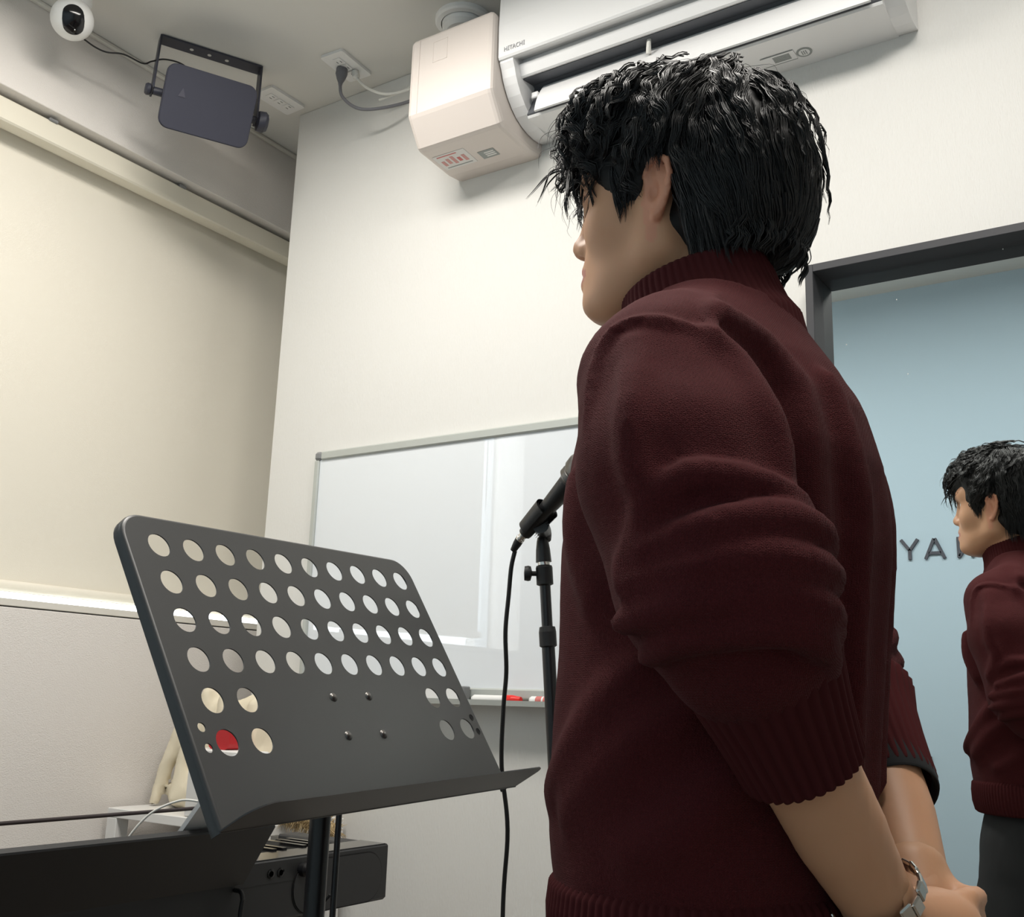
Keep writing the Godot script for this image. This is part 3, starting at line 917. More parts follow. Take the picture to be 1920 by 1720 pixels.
	add_prism(st, tx, round_rect(0.155, 0.224, 0.010), 0.007)
	obj("tablet_back", st, M.tablet, t)
	st = new_st()
	add_prism(st, Transform3D(tx.basis, tx.origin - tn * 0.001), round_rect(0.148, 0.217, 0.007), 0.001)
	obj("tablet_screen", st, M.black_gloss, t)
	var c := thing("white_charging_cable", "thin white charging cable drooping beside the tablet", "cable", Vector3(-1.26, 0.806, -1.03))
	tube_obj("cable", [Vector3(0.030, 0.104, -0.030), Vector3(0.008, 0.104, -0.015), Vector3(-0.02, 0.086, 0.01), Vector3(-0.04, 0.05, 0.03), Vector3(-0.06, 0.003, 0.04)], 0.0016, M.cable_white, c)
	# tan pencil case on top of the piano
	var k := thing("tan_pencil_case", "small tan pencil case behind the music rest at left edge", "pencil case", Vector3(-1.33, 0.8072, -0.80))
	st = new_st()
	add_prism(st, Transform3D(Basis(Vector3(1, 0, 0), Vector3(0, 1, 0), Vector3(0, 0, 1)), Vector3(0, 0.024, -0.085)), round_rect(0.05, 0.048, 0.02, 6), 0.16, true)
	obj("case_body", st, M.tan, k)
	box_obj("zip", Vector3(-0.004, 0.047, -0.08), Vector3(0.004, 0.0495, 0.07), 0.001, M.dull_steel, k)
	# slender boom rod beyond the piano
	var bm := thing("boom_stand", "thin dark boom rod running level beyond the piano", "stand", Vector3(-1.72, 0, -0.34))
	tube_obj("boom_rod", [Vector3(0.0, 0.8375, 0.06), Vector3(0.0, 0.8375, -1.17)], 0.0036, mat(Color(0.16, 0.12, 0.125), 0.45), bm, -1, 0)
	tube_obj("upright", [Vector3(0, 0.012, 0), Vector3(0, 0.90, 0)], 0.009, M.black_metal, bm, -1, 0)
	lathe_obj("clutch", aim(Vector3(0, 0.8375, 0.03), Vector3(0, 0, -1)), [Vector2(0, 0), Vector2(0.016, 0), Vector2(0.018, 0.03), Vector2(0.016, 0.05), Vector2(0, 0.05)], M.black_rubber, bm, 16)
	lathe_obj("foot_plate", Transform3D.IDENTITY, [Vector2(0, 0.016), Vector2(0.05, 0.015), Vector2(0.12, 0.006), Vector2(0.12, 0), Vector2(0, 0)], M.black_metal, bm, 28)

func make_shelf_and_things() -> void:
	var s := thing("white_side_table", "low white side table against the wall beyond the piano", "table", Vector3(-1.95, 0, -1.76))
	box_obj("table_top", Vector3(-0.25, 0.772, -0.128), Vector3(0.25, 0.793, 0.128), 0.0015, M.table_white, s)
	for e in [[-0.25, -0.128], [0.215, -0.128], [-0.25, 0.093], [0.215, 0.093]]:
		box_obj("leg", Vector3(e[0], 0, e[1]), Vector3(e[0] + 0.035, 0.772, e[1] + 0.035), 0.0015, M.table_white, s)
	box_obj("rail", Vector3(-0.215, 0.74, -0.11), Vector3(0.215, 0.772, -0.092), 0.001, M.table_white, s)
	var b := thing("white_carton", "white carton lying on the side table", "box", Vector3(-1.845, 0.7935, -1.668))
	box_obj("carton_body", Vector3(-0.10, 0, -0.03), Vector3(0.085, 0.142, 0.03), 0.003, M.paper, b)
	box_obj("carton_lid", Vector3(-0.102, 0.118, -0.032), Vector3(0.087, 0.145, 0.032), 0.003, M.table_white, b)
	var r := thing("red_pouch", "red pouch lying on the white carton", "pouch", Vector3(-1.862, 0.9390, -1.668))
	var st := new_st()
	add_prism(st, Transform3D(Basis(), Vector3(0, 0.03, -0.022)), round_rect(0.066, 0.06, 0.014), 0.044, true)
	obj("pouch_body", st, M.red, r)
	box_obj("pouch_zip", Vector3(-0.026, 0.0585, -0.003), Vector3(0.026, 0.0615, 0.003), 0.001, M.dull_steel, r)

func make_coat() -> void:
	# cream coat heaped on the side table, its fur trim hanging over the edge
	var base := Vector3(-1.84, 0.7945, -1.795)
	var c := thing("cream_coat", "cream coat with fur trim heaped on the white side table", "coat", base)
	var l: Array = []
	l.append(ell(Vector3(-0.215, 0.13, -0.005), Vector3(0.105, 0.142, 0.056), 0.03))
	l.append(ell(Vector3(-0.085, 0.13, -0.015), Vector3(0.090, 0.140, 0.054), 0.03))
	l.append(ell(Vector3(-0.17, 0.03, 0.0), Vector3(0.165, 0.055, 0.078), 0.04))
	l.append(ell(Vector3(0.05, 0.020, 0.0), Vector3(0.13, 0.040, 0.080), 0.04))
	for e in [[Vector3(-0.265, 0.23, 0.02), Vector3(-0.295, 0.14, 0.04), Vector3(-0.325, 0.012, 0.06)], [Vector3(-0.21, 0.265, 0.025), Vector3(-0.235, 0.13, 0.05), Vector3(-0.24, 0.02, 0.07)], [Vector3(-0.14, 0.26, 0.03), Vector3(-0.135, 0.13, 0.045), Vector3(-0.09, 0.03, 0.055)], [Vector3(-0.06, 0.24, 0.02), Vector3(-0.02, 0.11, 0.03), Vector3(0.08, 0.05, 0.05)]]:
		chain(l, spline(e, 4), [0.014, 0.015, 0.017, 0.019, 0.019, 0.019, 0.018, 0.016, 0.014], 0.014)
	var wav := FastNoiseLite.new()
	wav.seed = 51
	wav.frequency = 1.0
	var acc := new_acc()
	net(acc, l, Vector3(-0.37, 0.0005, -0.095), Vector3(0.22, 0.32, 0.115), 0.009, func(v: Vector3) -> float: return 0.010 * wav.get_noise_3d(v.x * 16.0, v.y * 9.0, v.z * 16.0))
	acc_obj("coat_cloth", acc, M.cream_cloth, c)
	var path := spline([Vector3(0.10, 0.024, 0.085), Vector3(0.145, 0.022, 0.09), Vector3(0.190, 0.012, 0.075), Vector3(0.225, -0.012, 0.03)], 10)
	var st := new_st()
	add_tube(st, path, 0.016, 0.014, 12)
	var trim := obj("fur_trim", st, M.fur, c)
	var rng := RandomNumberGenerator.new()
	rng.seed = 7
	var pos := PackedVector3Array()
	var nor := PackedVector3Array()
	var ind := PackedInt32Array()
	for i in 1500:
		var t := rng.randi() % path.size()
		var d := Vector3(rng.randfn() * 0.5, rng.randfn(), rng.randfn()).normalized()
		var a0 := path[t] + d * 0.012
		var ln := rng.randf_range(0.010, 0.024)
		var e := a0 + d * ln + Vector3(rng.randfn() * 0.004, -0.006, rng.randfn() * 0.004)
		lock(pos, nor, ind, PackedVector3Array([a0, a0.lerp(e, 0.5) + Vector3(rng.randfn(), rng.randfn(), rng.randfn()) * 0.0015, e]), PackedVector3Array([Vector3.UP, Vector3.UP, Vector3.UP]), 0.0008)
	add_locks("fur", pos, nor, ind, M.fur, trim)

# ---------------------------------------------------------------- music stand

func make_music_stand() -> void:
	var base := Vector3(-0.9277, 0, -0.988)
	var ms := thing("music_stand", "dark grey perforated metal music stand in front of the singer", "music stand", base)
	var o := Vector3(-0.96015, 1.2147, -0.74038) - base
	var u := Vector3(-0.06999, 0.02518, -0.99723)
	var v := Vector3(0.50987, -0.85833, -0.05746)
	var n := Vector3(0.85740, 0.51248, -0.04724)
	var place := func(s: float, t: float, d: float) -> Vector3:
		return o + u * s + v * t + n * d
	# outline of the desk, rounded at the top
	var l := -0.047
	var r := 0.4875
	var tp := -0.0395
	var bt := 0.325
	var ring := func(inset: float) -> PackedVector2Array:
		var out := PackedVector2Array()
		var rad := 0.034 - inset
		for k in 9:
			var a := PI + PI / 2 * k / 8
			out.append(Vector2(l + 0.034 + cos(a) * rad, tp + 0.034 + sin(a) * rad))
		for k in 9:
			var a := PI * 1.5 + PI / 2 * k / 8
			out.append(Vector2(r - 0.034 + cos(a) * rad, tp + 0.034 + sin(a) * rad))
		for k in 12:
			out.append(Vector2(r - inset, lerp(0.02, bt, k / 11.0)))
		for k in 16:
			out.append(Vector2(lerp(r - inset, l + inset, (k + 1) / 17.0), bt))
		for k in 12:
			out.append(Vector2(l + inset, lerp(bt, 0.02, k / 11.0)))
		return out
	var rim: PackedVector2Array = ring.call(0.004)
	var pts := PackedVector2Array(rim)
	var holes := []
	for j in 6:
		for i in 10:
			if j < 4 or i < 2 or i > 7:
				holes.append([Vector2(i * 0.05, j * 0.04727), 0.0148])
	for q in [Vector2(-0.0275, 0.2185), Vector2(-0.027, 0.2409), Vector2(0.4728, 0.2204), Vector2(0.4743, 0.2415)]:
		holes.append([q, 0.0052])
	for hh in holes:
		var c: Vector2 = hh[0]
		var rr: float = hh[1]
		var m := 28 if rr > 0.01 else 14
		for k in m:
			pts.append(c + Vector2(cos(TAU * k / m), sin(TAU * k / m)) * rr)
	for i in 9:
		for j in 5:
			var q := Vector2(i * 0.05 + 0.025, j * 0.04727 + 0.0236)
			pts.append(q)
	for i in range(2, 8):
		for j in [4, 5]:
			pts.append(Vector2(i * 0.05, j * 0.04727))
	for i in 11:
		pts.append(Vector2(i * 0.05 - 0.012, 0.292))
	var idx := Geometry2D.triangulate_delaunay(pts)
	var st := new_st()
	st.set_smooth_group(3)
	for k in range(0, idx.size(), 3):
		var cen := (pts[idx[k]] + pts[idx[k + 1]] + pts[idx[k + 2]]) / 3.0
		var skip := not Geometry2D.is_point_in_polygon(cen, rim)
		for hh in holes:
			if not skip and cen.distance_to(hh[0]) < hh[1] * 0.999:
				skip = true
		if skip:
			continue
		for d in [0.0, -0.0014]:
			tri(st, place.call(pts[idx[k]].x, pts[idx[k]].y, d), place.call(pts[idx[k + 1]].x, pts[idx[k + 1]].y, d), place.call(pts[idx[k + 2]].x, pts[idx[k + 2]].y, d), n if d == 0.0 else -n)
	for hh in holes:
		var c: Vector2 = hh[0]
		var m := 28 if hh[1] > 0.01 else 14
		st.set_smooth_group(5)
		for k in m:
			var a: Vector2 = c + Vector2(cos(TAU * k / m), sin(TAU * k / m)) * hh[1]
			var b: Vector2 = c + Vector2(cos(TAU * (k + 1) / m), sin(TAU * (k + 1) / m)) * hh[1]
			quad(st, place.call(a.x, a.y, 0), place.call(b.x, b.y, 0), place.call(b.x, b.y, -0.0014), place.call(a.x, a.y, -0.0014), place.call(c.x, c.y, 0) - place.call(a.x, a.y, 0))
	obj("desk_plate", st, M.desk_metal, ms)
	# rolled edge
	st = new_st()
	st.set_smooth_group(1)
	var secs := [[0.004, 0.0], [0.0022, -0.0006], [0.0007, -0.0020], [0.0, -0.004], [0.0, -0.014], [0.0012, -0.014], [0.0012, -0.004]]
	for k in secs.size() - 1:
		var a: PackedVector2Array = ring.call(secs[k][0])
		var b: PackedVector2Array = ring.call(secs[k + 1][0])
		for i in a.size():
			var i2 := (i + 1) % a.size()
			if a[i].y > bt - 0.001 and a[i2].y > bt - 0.001:
				continue
			quad(st, place.call(a[i].x, a[i].y, secs[k][1]), place.call(a[i2].x, a[i2].y, secs[k][1]), place.call(b[i2].x, b[i2].y, secs[k + 1][1]), place.call(b[i].x, b[i].y, secs[k + 1][1]), place.call(a[i].x, a[i].y, 0) - place.call(0.22, 0.15, 0) + n * 0.05)
	obj("rolled_edge", st, M.desk_metal, ms)
	# lip
	st = new_st()
	var lp := PackedVector2Array([Vector2(-0.050, 0.0)])
	for k in 7:
		var a := PI - PI / 2 * k / 6
		lp.append(Vector2(-0.022 + cos(a) * 0.028, 0.027 + sin(a) * 0.028))
	for k in 7:
		var a := PI / 2 - PI / 2 * k / 6
		lp.append(Vector2(0.484 + cos(a) * 0.018, 0.037 + sin(a) * 0.018))
	lp.append(Vector2(0.505, 0.0))
	add_prism(st, Transform3D(Basis(u, n, v), place.call(0, bt - 0.0012, 0)), lp, 0.0014)
	obj("desk_lip", st, M.desk_metal, ms)
	st = new_st()
	add_tube(st, PackedVector3Array([place.call(-0.048, bt - 0.0006, -0.0006), place.call(0.505, bt - 0.0006, -0.0006)]), 0.0016, -1, 8)
	obj("lip_fold", st, M.desk_metal, ms)
	for q in [Vector2(0.1925, 0.1872), Vector2(0.2606, 0.1862), Vector2(0.1917, 0.2366), Vector2(0.259, 0.2372)]:
		lathe_obj("rivet", aim(place.call(q.x, q.y, 0), n), [Vector2(0.0058, 0), Vector2(0.0054, 0.0012), Vector2(0.0035, 0.0026), Vector2(0, 0.0030)], M.dull_steel, ms, 18, true)
	# bracket and pole
	st = new_st()
	add_box(st, Transform3D(Basis(u, v, n), place.call(0.226, 0.212, -0.004)), Vector3(0.10, 0.085, 0.005), 0.001)
	add_box(st, Transform3D(Basis(u, v, n), place.call(0.226, 0.215, -0.022)), Vector3(0.03, 0.07, 0.034), 0.004)
	obj("desk_bracket", st, M.black_metal, ms)
	var hinge: Vector3 = place.call(0.226, 0.225, -0.034)
	tube_obj("upper_tube", [Vector3(0, 0.55, 0), Vector3(0, 0.985, 0)], 0.0127, M.black_metal, ms, -1, 0, 20)
	tube_obj("hinge", [Vector3(0, 0.975, 0), hinge], 0.011, M.black_metal, ms, -1, 0, 14)
	tube_obj("lower_tube", [Vector3(0, 0.06, 0), Vector3(0, 0.62, 0)], 0.0155, M.black_metal, ms, -1, 0, 20)
	lathe_obj("clutch", Transform3D(Basis(), Vector3(0, 0.60, 0)), [Vector2(0.013, 0), Vector2(0.021, 0.004), Vector2(0.021, 0.045), Vector2(0.014, 0.05)], M.black_rubber, ms, 20)
	for k in 3:
		var a := TAU * k / 3 + 0.5
		var d := Vector3(cos(a), 0, sin(a))
		tube_obj("leg", [Vector3(0, 0.26, 0) + d * 0.016, d * 0.24 + Vector3(0, 0.012, 0)], 0.009, M.black_metal, ms, -1, 0)
		tube_obj("strut", [Vector3(0, 0.08, 0) + d * 0.016, d * 0.13 + Vector3(0, 0.125, 0)], 0.005, M.black_metal, ms, -1, 0)
	# slim rod of another stand behind it
	var sl := thing("slim_stand", "slim black upright rod just behind the music stand pole", "stand", Vector3(-1.0355, 0, -1.139))
	tube_obj("rod", [Vector3(0, 0.01, 0), Vector3(0, 0.955, 0)], 0.0042, M.black_metal, sl, -1, 0, 14)
	lathe_obj("foot_plate", Transform3D.IDENTITY, [Vector2(0, 0.014), Vector2(0.04, 0.013), Vector2(0.11, 0.005), Vector2(0.11, 0), Vector2(0, 0)], M.black_metal, sl, 28)
	tube_obj("hanging_cable", [Vector3(-0.004, 0.80, 0.003), Vector3(-0.02, 0.775, 0.006), Vector3(-0.012, 0.74, 0.004), Vector3(-0.006, 0.6, 0.002)], 0.002, M.black_rubber, sl)

# ---------------------------------------------------------------- microphone on its stand

func make_microphone() -> void:
	var top := Vector3(-0.905, 1.283, -1.440)
	var foot := Vector3(-0.822, 0.0, -1.496)
	var st_ := thing("microphone_stand", "black microphone stand behind the singer's chest", "microphone stand", foot)
	var ax := (top - foot).normalized()
	var at := func(y: float) -> Vector3:
		return (top - foot) * (y / top.y)
	tube_obj("upper_tube", [at.call(0.9), at.call(1.25)], 0.0088, M.black_metal, st_, -1, 0, 20)
	tube_obj("lower_tube", [at.call(0.02), at.call(1.152)], 0.0105, M.black_metal, st_, -1, 0, 20)
	lathe_obj("clutch", aim(at.call(1.146), ax), [Vector2(0.0105, 0), Vector2(0.0138, 0.002), Vector2(0.0138, 0.024), Vector2(0.0125, 0.032), Vector2(0.009, 0.033)], M.black_rubber, st_, 24)
	var col := lathe_obj("collar", aim(at.call(1.243), ax), [Vector2(0.009, 0), Vector2(0.0135, 0.002), Vector2(0.0135, 0.029), Vector2(0.0125, 0.032), Vector2(0, 0.032)], M.black_rubber, st_, 24)
	var left := Vector3(-0.83, 0, 0.56)
	lathe_obj("knob", aim(at.call(1.262) + left * 0.013, left), [Vector2(0, 0), Vector2(0.004, 0), Vector2(0.004, 0.007), Vector2(0.0115, 0.009), Vector2(0.0125, 0.013), Vector2(0.0115, 0.019), Vector2(0, 0.020)], M.black_rubber, col, 14)
	lathe_obj("thread", aim(at.call(1.275), ax), [Vector2(0.008, 0), Vector2(0.0098, 0.001), Vector2(0.0098, 0.006), Vector2(0.008, 0.007), Vector2(0, 0.007)], M.steel, st_, 20)
	lathe_obj("foot_plate", Transform3D.IDENTITY, [Vector2(0, 0.022), Vector2(0.03, 0.021), Vector2(0.12, 0.010), Vector2(0.125, 0.004), Vector2(0.125, 0), Vector2(0, 0)], M.black_metal, st_, 32)
	# clip
	var clip := thing("microphone_clip", "black plastic microphone clip on top of the stand", "microphone clip", top)
	var m0 := Vector3(-0.922, 1.3265, -1.412)
	var m1 := Vector3(-0.8415, 1.3890, -1.396)
	var ma := (m1 - m0).normalized()
	lathe_obj("swivel_base", aim(Vector3(0, -0.002, 0), ax), [Vector2(0, 0), Vector2(0.0128, 0), Vector2(0.0115, 0.020), Vector2(0.0095, 0.034), Vector2(0.008, 0.040), Vector2(0, 0.041)], M.black_plastic, clip, 20)
	var mid := m0 + ma * 0.034 - top
	tube_obj("swivel_arm", [Vector3(0, 0.034, 0) + Vector3(0.002, 0, 0), Vector3(0, 0.046, 0), mid - Vector3(-0.004, 0.012, 0)], 0.0095, M.black_plastic, clip, 0.0135, 4, 16)
	# open shell round the microphone
	var st := new_st()
	st.set_smooth_group(1)
	var side := ma.cross(Vector3.UP).normalized()
	var nrm := side.cross(ma)
	for k in 24:
		var a0: float = PI * 0.72 + (TAU * 0.80) * k / 24.0
		var a1: float = PI * 0.72 + (TAU * 0.80) * (k + 1) / 24.0
		for j in 6:
			var t0: float = 0.006 + 0.050 * j / 6.0
			var t1: float = 0.006 + 0.050 * (j + 1) / 6.0
			var r0 := 0.0178 + 0.05 * t0
			var r1 := 0.0178 + 0.05 * t1
			var f := func(a: float, t: float, rr: float) -> Vector3:
				return m0 - top + ma * t + (nrm * cos(a + PI * 0.38) + side * sin(a + PI * 0.38)) * rr
			for e in [0.0, -0.0036]:
				quad(st, f.call(a0, t0, r0 + e), f.call(a1, t0, r0 + e), f.call(a1, t1, r1 + e), f.call(a0, t1, r1 + e), f.call((a0 + a1) / 2, t0, 1.0) * (1.0 if e == 0.0 else -1.0))
	obj("shell", st, M.black_plastic, clip)
	# microphone
	var mic := thing("microphone", "black handheld microphone pointing up from the stand clip", "microphone", m0)
	lathe_obj("handle", aim(ma * -0.004, ma), [Vector2(0, 0), Vector2(0.0105, 0), Vector2(0.0112, 0.004), Vector2(0.0130, 0.06), Vector2(0.0172, 0.118), Vector2(0.0195, 0.122), Vector2(0, 0.122)], M.black_plastic, mic, 28)
	lathe_obj("collar_ring", aim(ma * 0.118, ma), [Vector2(0.0195, 0), Vector2(0.0235, 0.004), Vector2(0.0235, 0.012), Vector2(0.021, 0.014)], M.dull_steel, mic, 28)
	lathe_obj("grille_ball", aim(ma * 0.128, ma), [Vector2(0.020, 0), Vector2(0.0255, 0.010), Vector2(0.0262, 0.022), Vector2(0.023, 0.034), Vector2(0.014, 0.043), Vector2(0, 0.046)], M.dull_steel, mic, 28, true)
	# cable
	var cb := thing("microphone_cable", "black microphone cable hanging from the silver plug", "cable", m0)
	lathe_obj("connector", aim(ma * -0.004, -ma), [Vector2(0, 0), Vector2(0.0075, 0), Vector2(0.0078, 0.003), Vector2(0.0066, 0.004), Vector2(0.0066, 0.009), Vector2(0.0074, 0.010), Vector2(0.0074, 0.014), Vector2(0, 0.014)], M.steel, cb, 20)
	lathe_obj("boot", aim(ma * -0.018, -ma + Vector3(0, -0.35, 0)), [Vector2(0, 0), Vector2(0.0072, 0), Vector2(0.0070, 0.008), Vector2(0.0050, 0.022), Vector2(0, 0.022)], M.black_rubber, cb, 18)
	var path := []
	for q in [Vector3(-0.9475, 1.2985, -1.4195), Vector3(-0.954, 1.272, -1.420), Vector3(-0.960, 1.228, -1.424), Vector3(-0.968, 1.17, -1.430), Vector3(-0.974, 1.107, -1.445), Vector3(-0.984, 1.049, -1.455), Vector3(-0.994, 0.959, -1.47), Vector3(-0.992, 0.86, -1.49), Vector3(-1.006, 0.72, -1.505), Vector3(-0.99, 0.4, -1.50), Vector3(-0.97, 0.06, -1.47), Vector3(-0.93, 0.006, -1.40), Vector3(-0.85, 0.006, -1.34)]:
		path.append(q - m0)
	tube_obj("cable", path, 0.0036, M.black_rubber, cb)

# ---------------------------------------------------------------- smooth shapes from distance fields (surface nets)

class Prim:
	var kind := 0
	var a := Vector3()
	var ab := Vector3()
	var inv := 0.0
	var ra := 0.0
	var rb := 0.0
	var k := 0.02
	var cut := false
	var turn := Basis()
	var r := Vector3.ONE
	var r2 := Vector3.ONE
	var rows: Array = []
	var pts := PackedVector3Array()
	var rads := PackedFloat32Array()

	func d(p: Vector3) -> float:
		if kind == 3:
			var best := 1e3
			for i in pts.size() - 1:
				var o := pts[i]
				var e := pts[i + 1] - o
				var q := p - o
				var t: float = clamp(q.dot(e) / e.length_squared(), 0.0, 1.0)
				best = minf(best, (q - e * t).length() - lerpf(rads[i], rads[i + 1], t))
			return best
		if kind == 0:
			var q := p - a
			var t: float = clamp(q.dot(ab) * inv, 0.0, 1.0)
			return (q - ab * t).length() - (ra + (rb - ra) * t)
		if kind == 1:
			var q := turn * (p - a)
			var k0 := (q / r).length()
			var k1 := (q / r2).length()
			return k0 * (k0 - 1.0) / k1 if k1 > 1e-6 else -r.x
		# stacked ellipses: rows of [height, centre x, centre z, half length x, half width z]
		var y: float = clamp(p.y, rows[0][0], rows[-1][0])
		var i := 0
		while i < rows.size() - 2 and y > rows[i + 1][0]:
			i += 1
		var lo: Array = rows[i]
		var hi: Array = rows[i + 1]
		var t: float = (y - lo[0]) / (hi[0] - lo[0])
		var ex: float = lerp(lo[3], hi[3], t)
		var ez: float = lerp(lo[4], hi[4], t)
		var qx: float = p.x - lerp(lo[1], hi[1], t)
		var qz: float = p.z - lerp(lo[2], hi[2], t)
		var k0 := sqrt(qx * qx / (ex * ex) + qz * qz / (ez * ez))
		var k1 := sqrt(qx * qx / (ex * ex * ex * ex) + qz * qz / (ez * ez * ez * ez))
		var e: float = k0 * (k0 - 1.0) / k1 if k1 > 1e-6 else -min(ex, ez)
		var dy: float = abs(p.y - y)
		if dy > 0.0:
			return sqrt(max(e, 0.0) * max(e, 0.0) + dy * dy)
		return e

func capsule(a: Vector3, b: Vector3, ra: float, rb: float, k := 0.02, cut := false) -> Prim:
	var p := Prim.new()
	p.a = a
	p.ab = b - a
	p.inv = 1.0 / max(p.ab.length_squared(), 1e-9)
	p.ra = ra
	p.rb = rb
	p.k = k
	p.cut = cut
	return p

func ell(c: Vector3, r: Vector3, k := 0.02, cut := false, turn := Basis()) -> Prim:
	var p := Prim.new()
	p.kind = 1
	p.a = c
	p.r = r
	p.r2 = r * r
	p.k = k
	p.cut = cut
	p.turn = turn.inverse()
	return p

func stack(rows: Array, k := 0.02) -> Prim:
	var p := Prim.new()
	p.kind = 2
	p.rows = rows
	p.k = k
	return p

func chain(list: Array, pts: Array, radii: Array, k := 0.02, cut := false) -> void:
	var p := Prim.new()
	p.kind = 3
	p.pts = PackedVector3Array(pts)
	p.rads = PackedFloat32Array(radii)
	p.k = k
	p.cut = cut
	list.append(p)

func field(list: Array, p: Vector3) -> float:
	var v := 1e3
	for q: Prim in list:
		var e := q.d(p)
		if q.cut:
			e = -e
			var h: float = max(q.k - abs(v - e), 0.0) / q.k
			v = max(v, e) + h * h * q.k * 0.25
		else:
			var h: float = max(q.k - abs(v - e), 0.0) / q.k
			v = min(v, e) - h * h * q.k * 0.25
	return v

# Meshes the field over the box and appends to the arrays in acc: [positions, normals, colours, indices].
# bump: optional Callable(point) -> outward displacement; paint: optional Callable(point) -> Color
func net(acc: Array, list: Array, lo: Vector3, hi: Vector3, cell: float, bump = null, paint = null, slack := 0.012) -> void:
	var b := 4
	var nb := Vector3i(((hi - lo) / (cell * b)).ceil())
	var n := nb * b + Vector3i.ONE
	var grid := PackedFloat32Array()
	grid.resize(n.x * n.y * n.z)
	grid.fill(1e9)
	var sy := n.x
	var sz := n.x * n.y
	var half := cell * b * 0.8661
	var blocks: Array[Vector3i] = []
	var has_bump := bump != null
	for bz in nb.z:
		for by in nb.y:
			for bx in nb.x:
				var c := lo + (Vector3(bx, by, bz) + Vector3(0.5, 0.5, 0.5)) * (cell * b)
				var near: Array = []
				var dmin := 1e3
				var ds := PackedFloat32Array()
				for q: Prim in list:
					var e := q.d(c)
					ds.append(e)
					if not q.cut:
						dmin = min(dmin, e)
				if dmin > half + slack:
					continue
				for i in list.size():
					var q: Prim = list[i]
					if q.cut:
						if ds[i] < half * 1.2 + q.k:
							near.append(q)
					elif ds[i] < dmin + 2.2 * half + q.k:
						near.append(q)
				if abs(field(near, c)) > half * 1.25 + slack:
					continue
				blocks.append(Vector3i(bx, by, bz))
				for z in range(bz * b, bz * b + b + 1):
					for y in range(by * b, by * b + b + 1):
						var at := bx * b + y * sy + z * sz
						for x in range(bx * b, bx * b + b + 1):
							if grid[at] > 1e8:
								var p := lo + Vector3(x, y, z) * cell
								var v := field(near, p)
								if has_bump and abs(v) < 0.03:
									v -= bump.call(p)
								grid[at] = v
							at += 1
	var ids := {}
	var pos: PackedVector3Array = acc[0]
	var col: PackedColorArray = acc[2]
	var ind: PackedInt32Array = acc[3]
	var first := pos.size()
	var cells: Array[Vector3i] = []
	var offs := [0, 1, sy, sy + 1, sz, sz + 1, sz + sy, sz + sy + 1]
	var edges := [[0, 1], [2, 3], [4, 5], [6, 7], [0, 2], [1, 3], [4, 6], [5, 7], [0, 4], [1, 5], [2, 6], [3, 7]]
	var cpos := [Vector3(0, 0, 0), Vector3(1, 0, 0), Vector3(0, 1, 0), Vector3(1, 1, 0), Vector3(0, 0, 1), Vector3(1, 0, 1), Vector3(0, 1, 1), Vector3(1, 1, 1)]
	for blk in blocks:
		for z in range(blk.z * b, blk.z * b + b):
			for y in range(blk.y * b, blk.y * b + b):
				for x in range(blk.x * b, blk.x * b + b):
					var at := x + y * sy + z * sz
					var neg := 0
					for o in offs:
						if grid[at + o] < 0.0:
							neg += 1
					if neg == 0 or neg == 8:
						continue
					var sum := Vector3()
					var m := 0
					for e in edges:
						var v0 := grid[at + offs[e[0]]]
						var v1 := grid[at + offs[e[1]]]
						if (v0 < 0.0) != (v1 < 0.0):
							sum += cpos[e[0]].lerp(cpos[e[1]], v0 / (v0 - v1))
							m += 1
					ids[at] = pos.size()
					pos.append(lo + (Vector3(x, y, z) + sum / m) * cell)
					cells.append(Vector3i(x, y, z))
	for c in cells:
		var at := c.x + c.y * sy + c.z * sz
		var inside := grid[at] < 0.0
		for ax in 3:
			var st: int = [1, sy, sz][ax]
			if inside == (grid[at + st] < 0.0):
				continue
			var s1: int = [sy, sz, 1][ax]
			var s2: int = [sz, 1, sy][ax]
			if not (ids.has(at) and ids.has(at - s1) and ids.has(at - s2) and ids.has(at - s1 - s2)):
				continue
			var i0: int = ids[at]
			var i1: int = ids[at - s1]
			var i2: int = ids[at - s1 - s2]
			var i3: int = ids[at - s2]
			if inside:
				ind.append_array([i0, i2, i1, i0, i3, i2])
			else:
				ind.append_array([i0, i1, i2, i0, i2, i3])
	if paint != null:
		for i in range(first, pos.size()):
			col.append(paint.call(pos[i]))
	else:
		for i in range(first, pos.size()):
			col.append(Color.WHITE)
	acc[0] = pos
	acc[2] = col
	acc[3] = ind

func new_acc() -> Array:
	return [PackedVector3Array(), PackedVector3Array(), PackedColorArray(), PackedInt32Array()]

func acc_obj(called: String, acc: Array, m: Material, parent: Node) -> MeshInstance3D:
	var pos: PackedVector3Array = acc[0]
	var ind: PackedInt32Array = acc[3]
	var nor := PackedVector3Array()
	nor.resize(pos.size())
	for i in range(0, ind.size(), 3):
		var f := (pos[ind[i + 2]] - pos[ind[i]]).cross(pos[ind[i + 1]] - pos[ind[i]])
		nor[ind[i]] += f
		nor[ind[i + 1]] += f
		nor[ind[i + 2]] += f
	for i in nor.size():
		nor[i] = nor[i].normalized()
	var arr := []
	arr.resize(Mesh.ARRAY_MAX)
	arr[Mesh.ARRAY_VERTEX] = pos
	arr[Mesh.ARRAY_NORMAL] = nor
	arr[Mesh.ARRAY_COLOR] = acc[2]
	arr[Mesh.ARRAY_INDEX] = ind
	var mesh := ArrayMesh.new()
	mesh.add_surface_from_arrays(Mesh.PRIMITIVE_TRIANGLES, arr)
	return mesh_obj(called, mesh, m, parent)

# ---------------------------------------------------------------- the singer
# person's own axes: x forward, y up, z to the person's right; bp() takes (forward, up, left)

const HEAD := Vector3(0.048, 1.5587, 0.0124)

func bp(fw: float, up: float, le: float) -> Vector3:
	return Vector3(fw, up, -le)

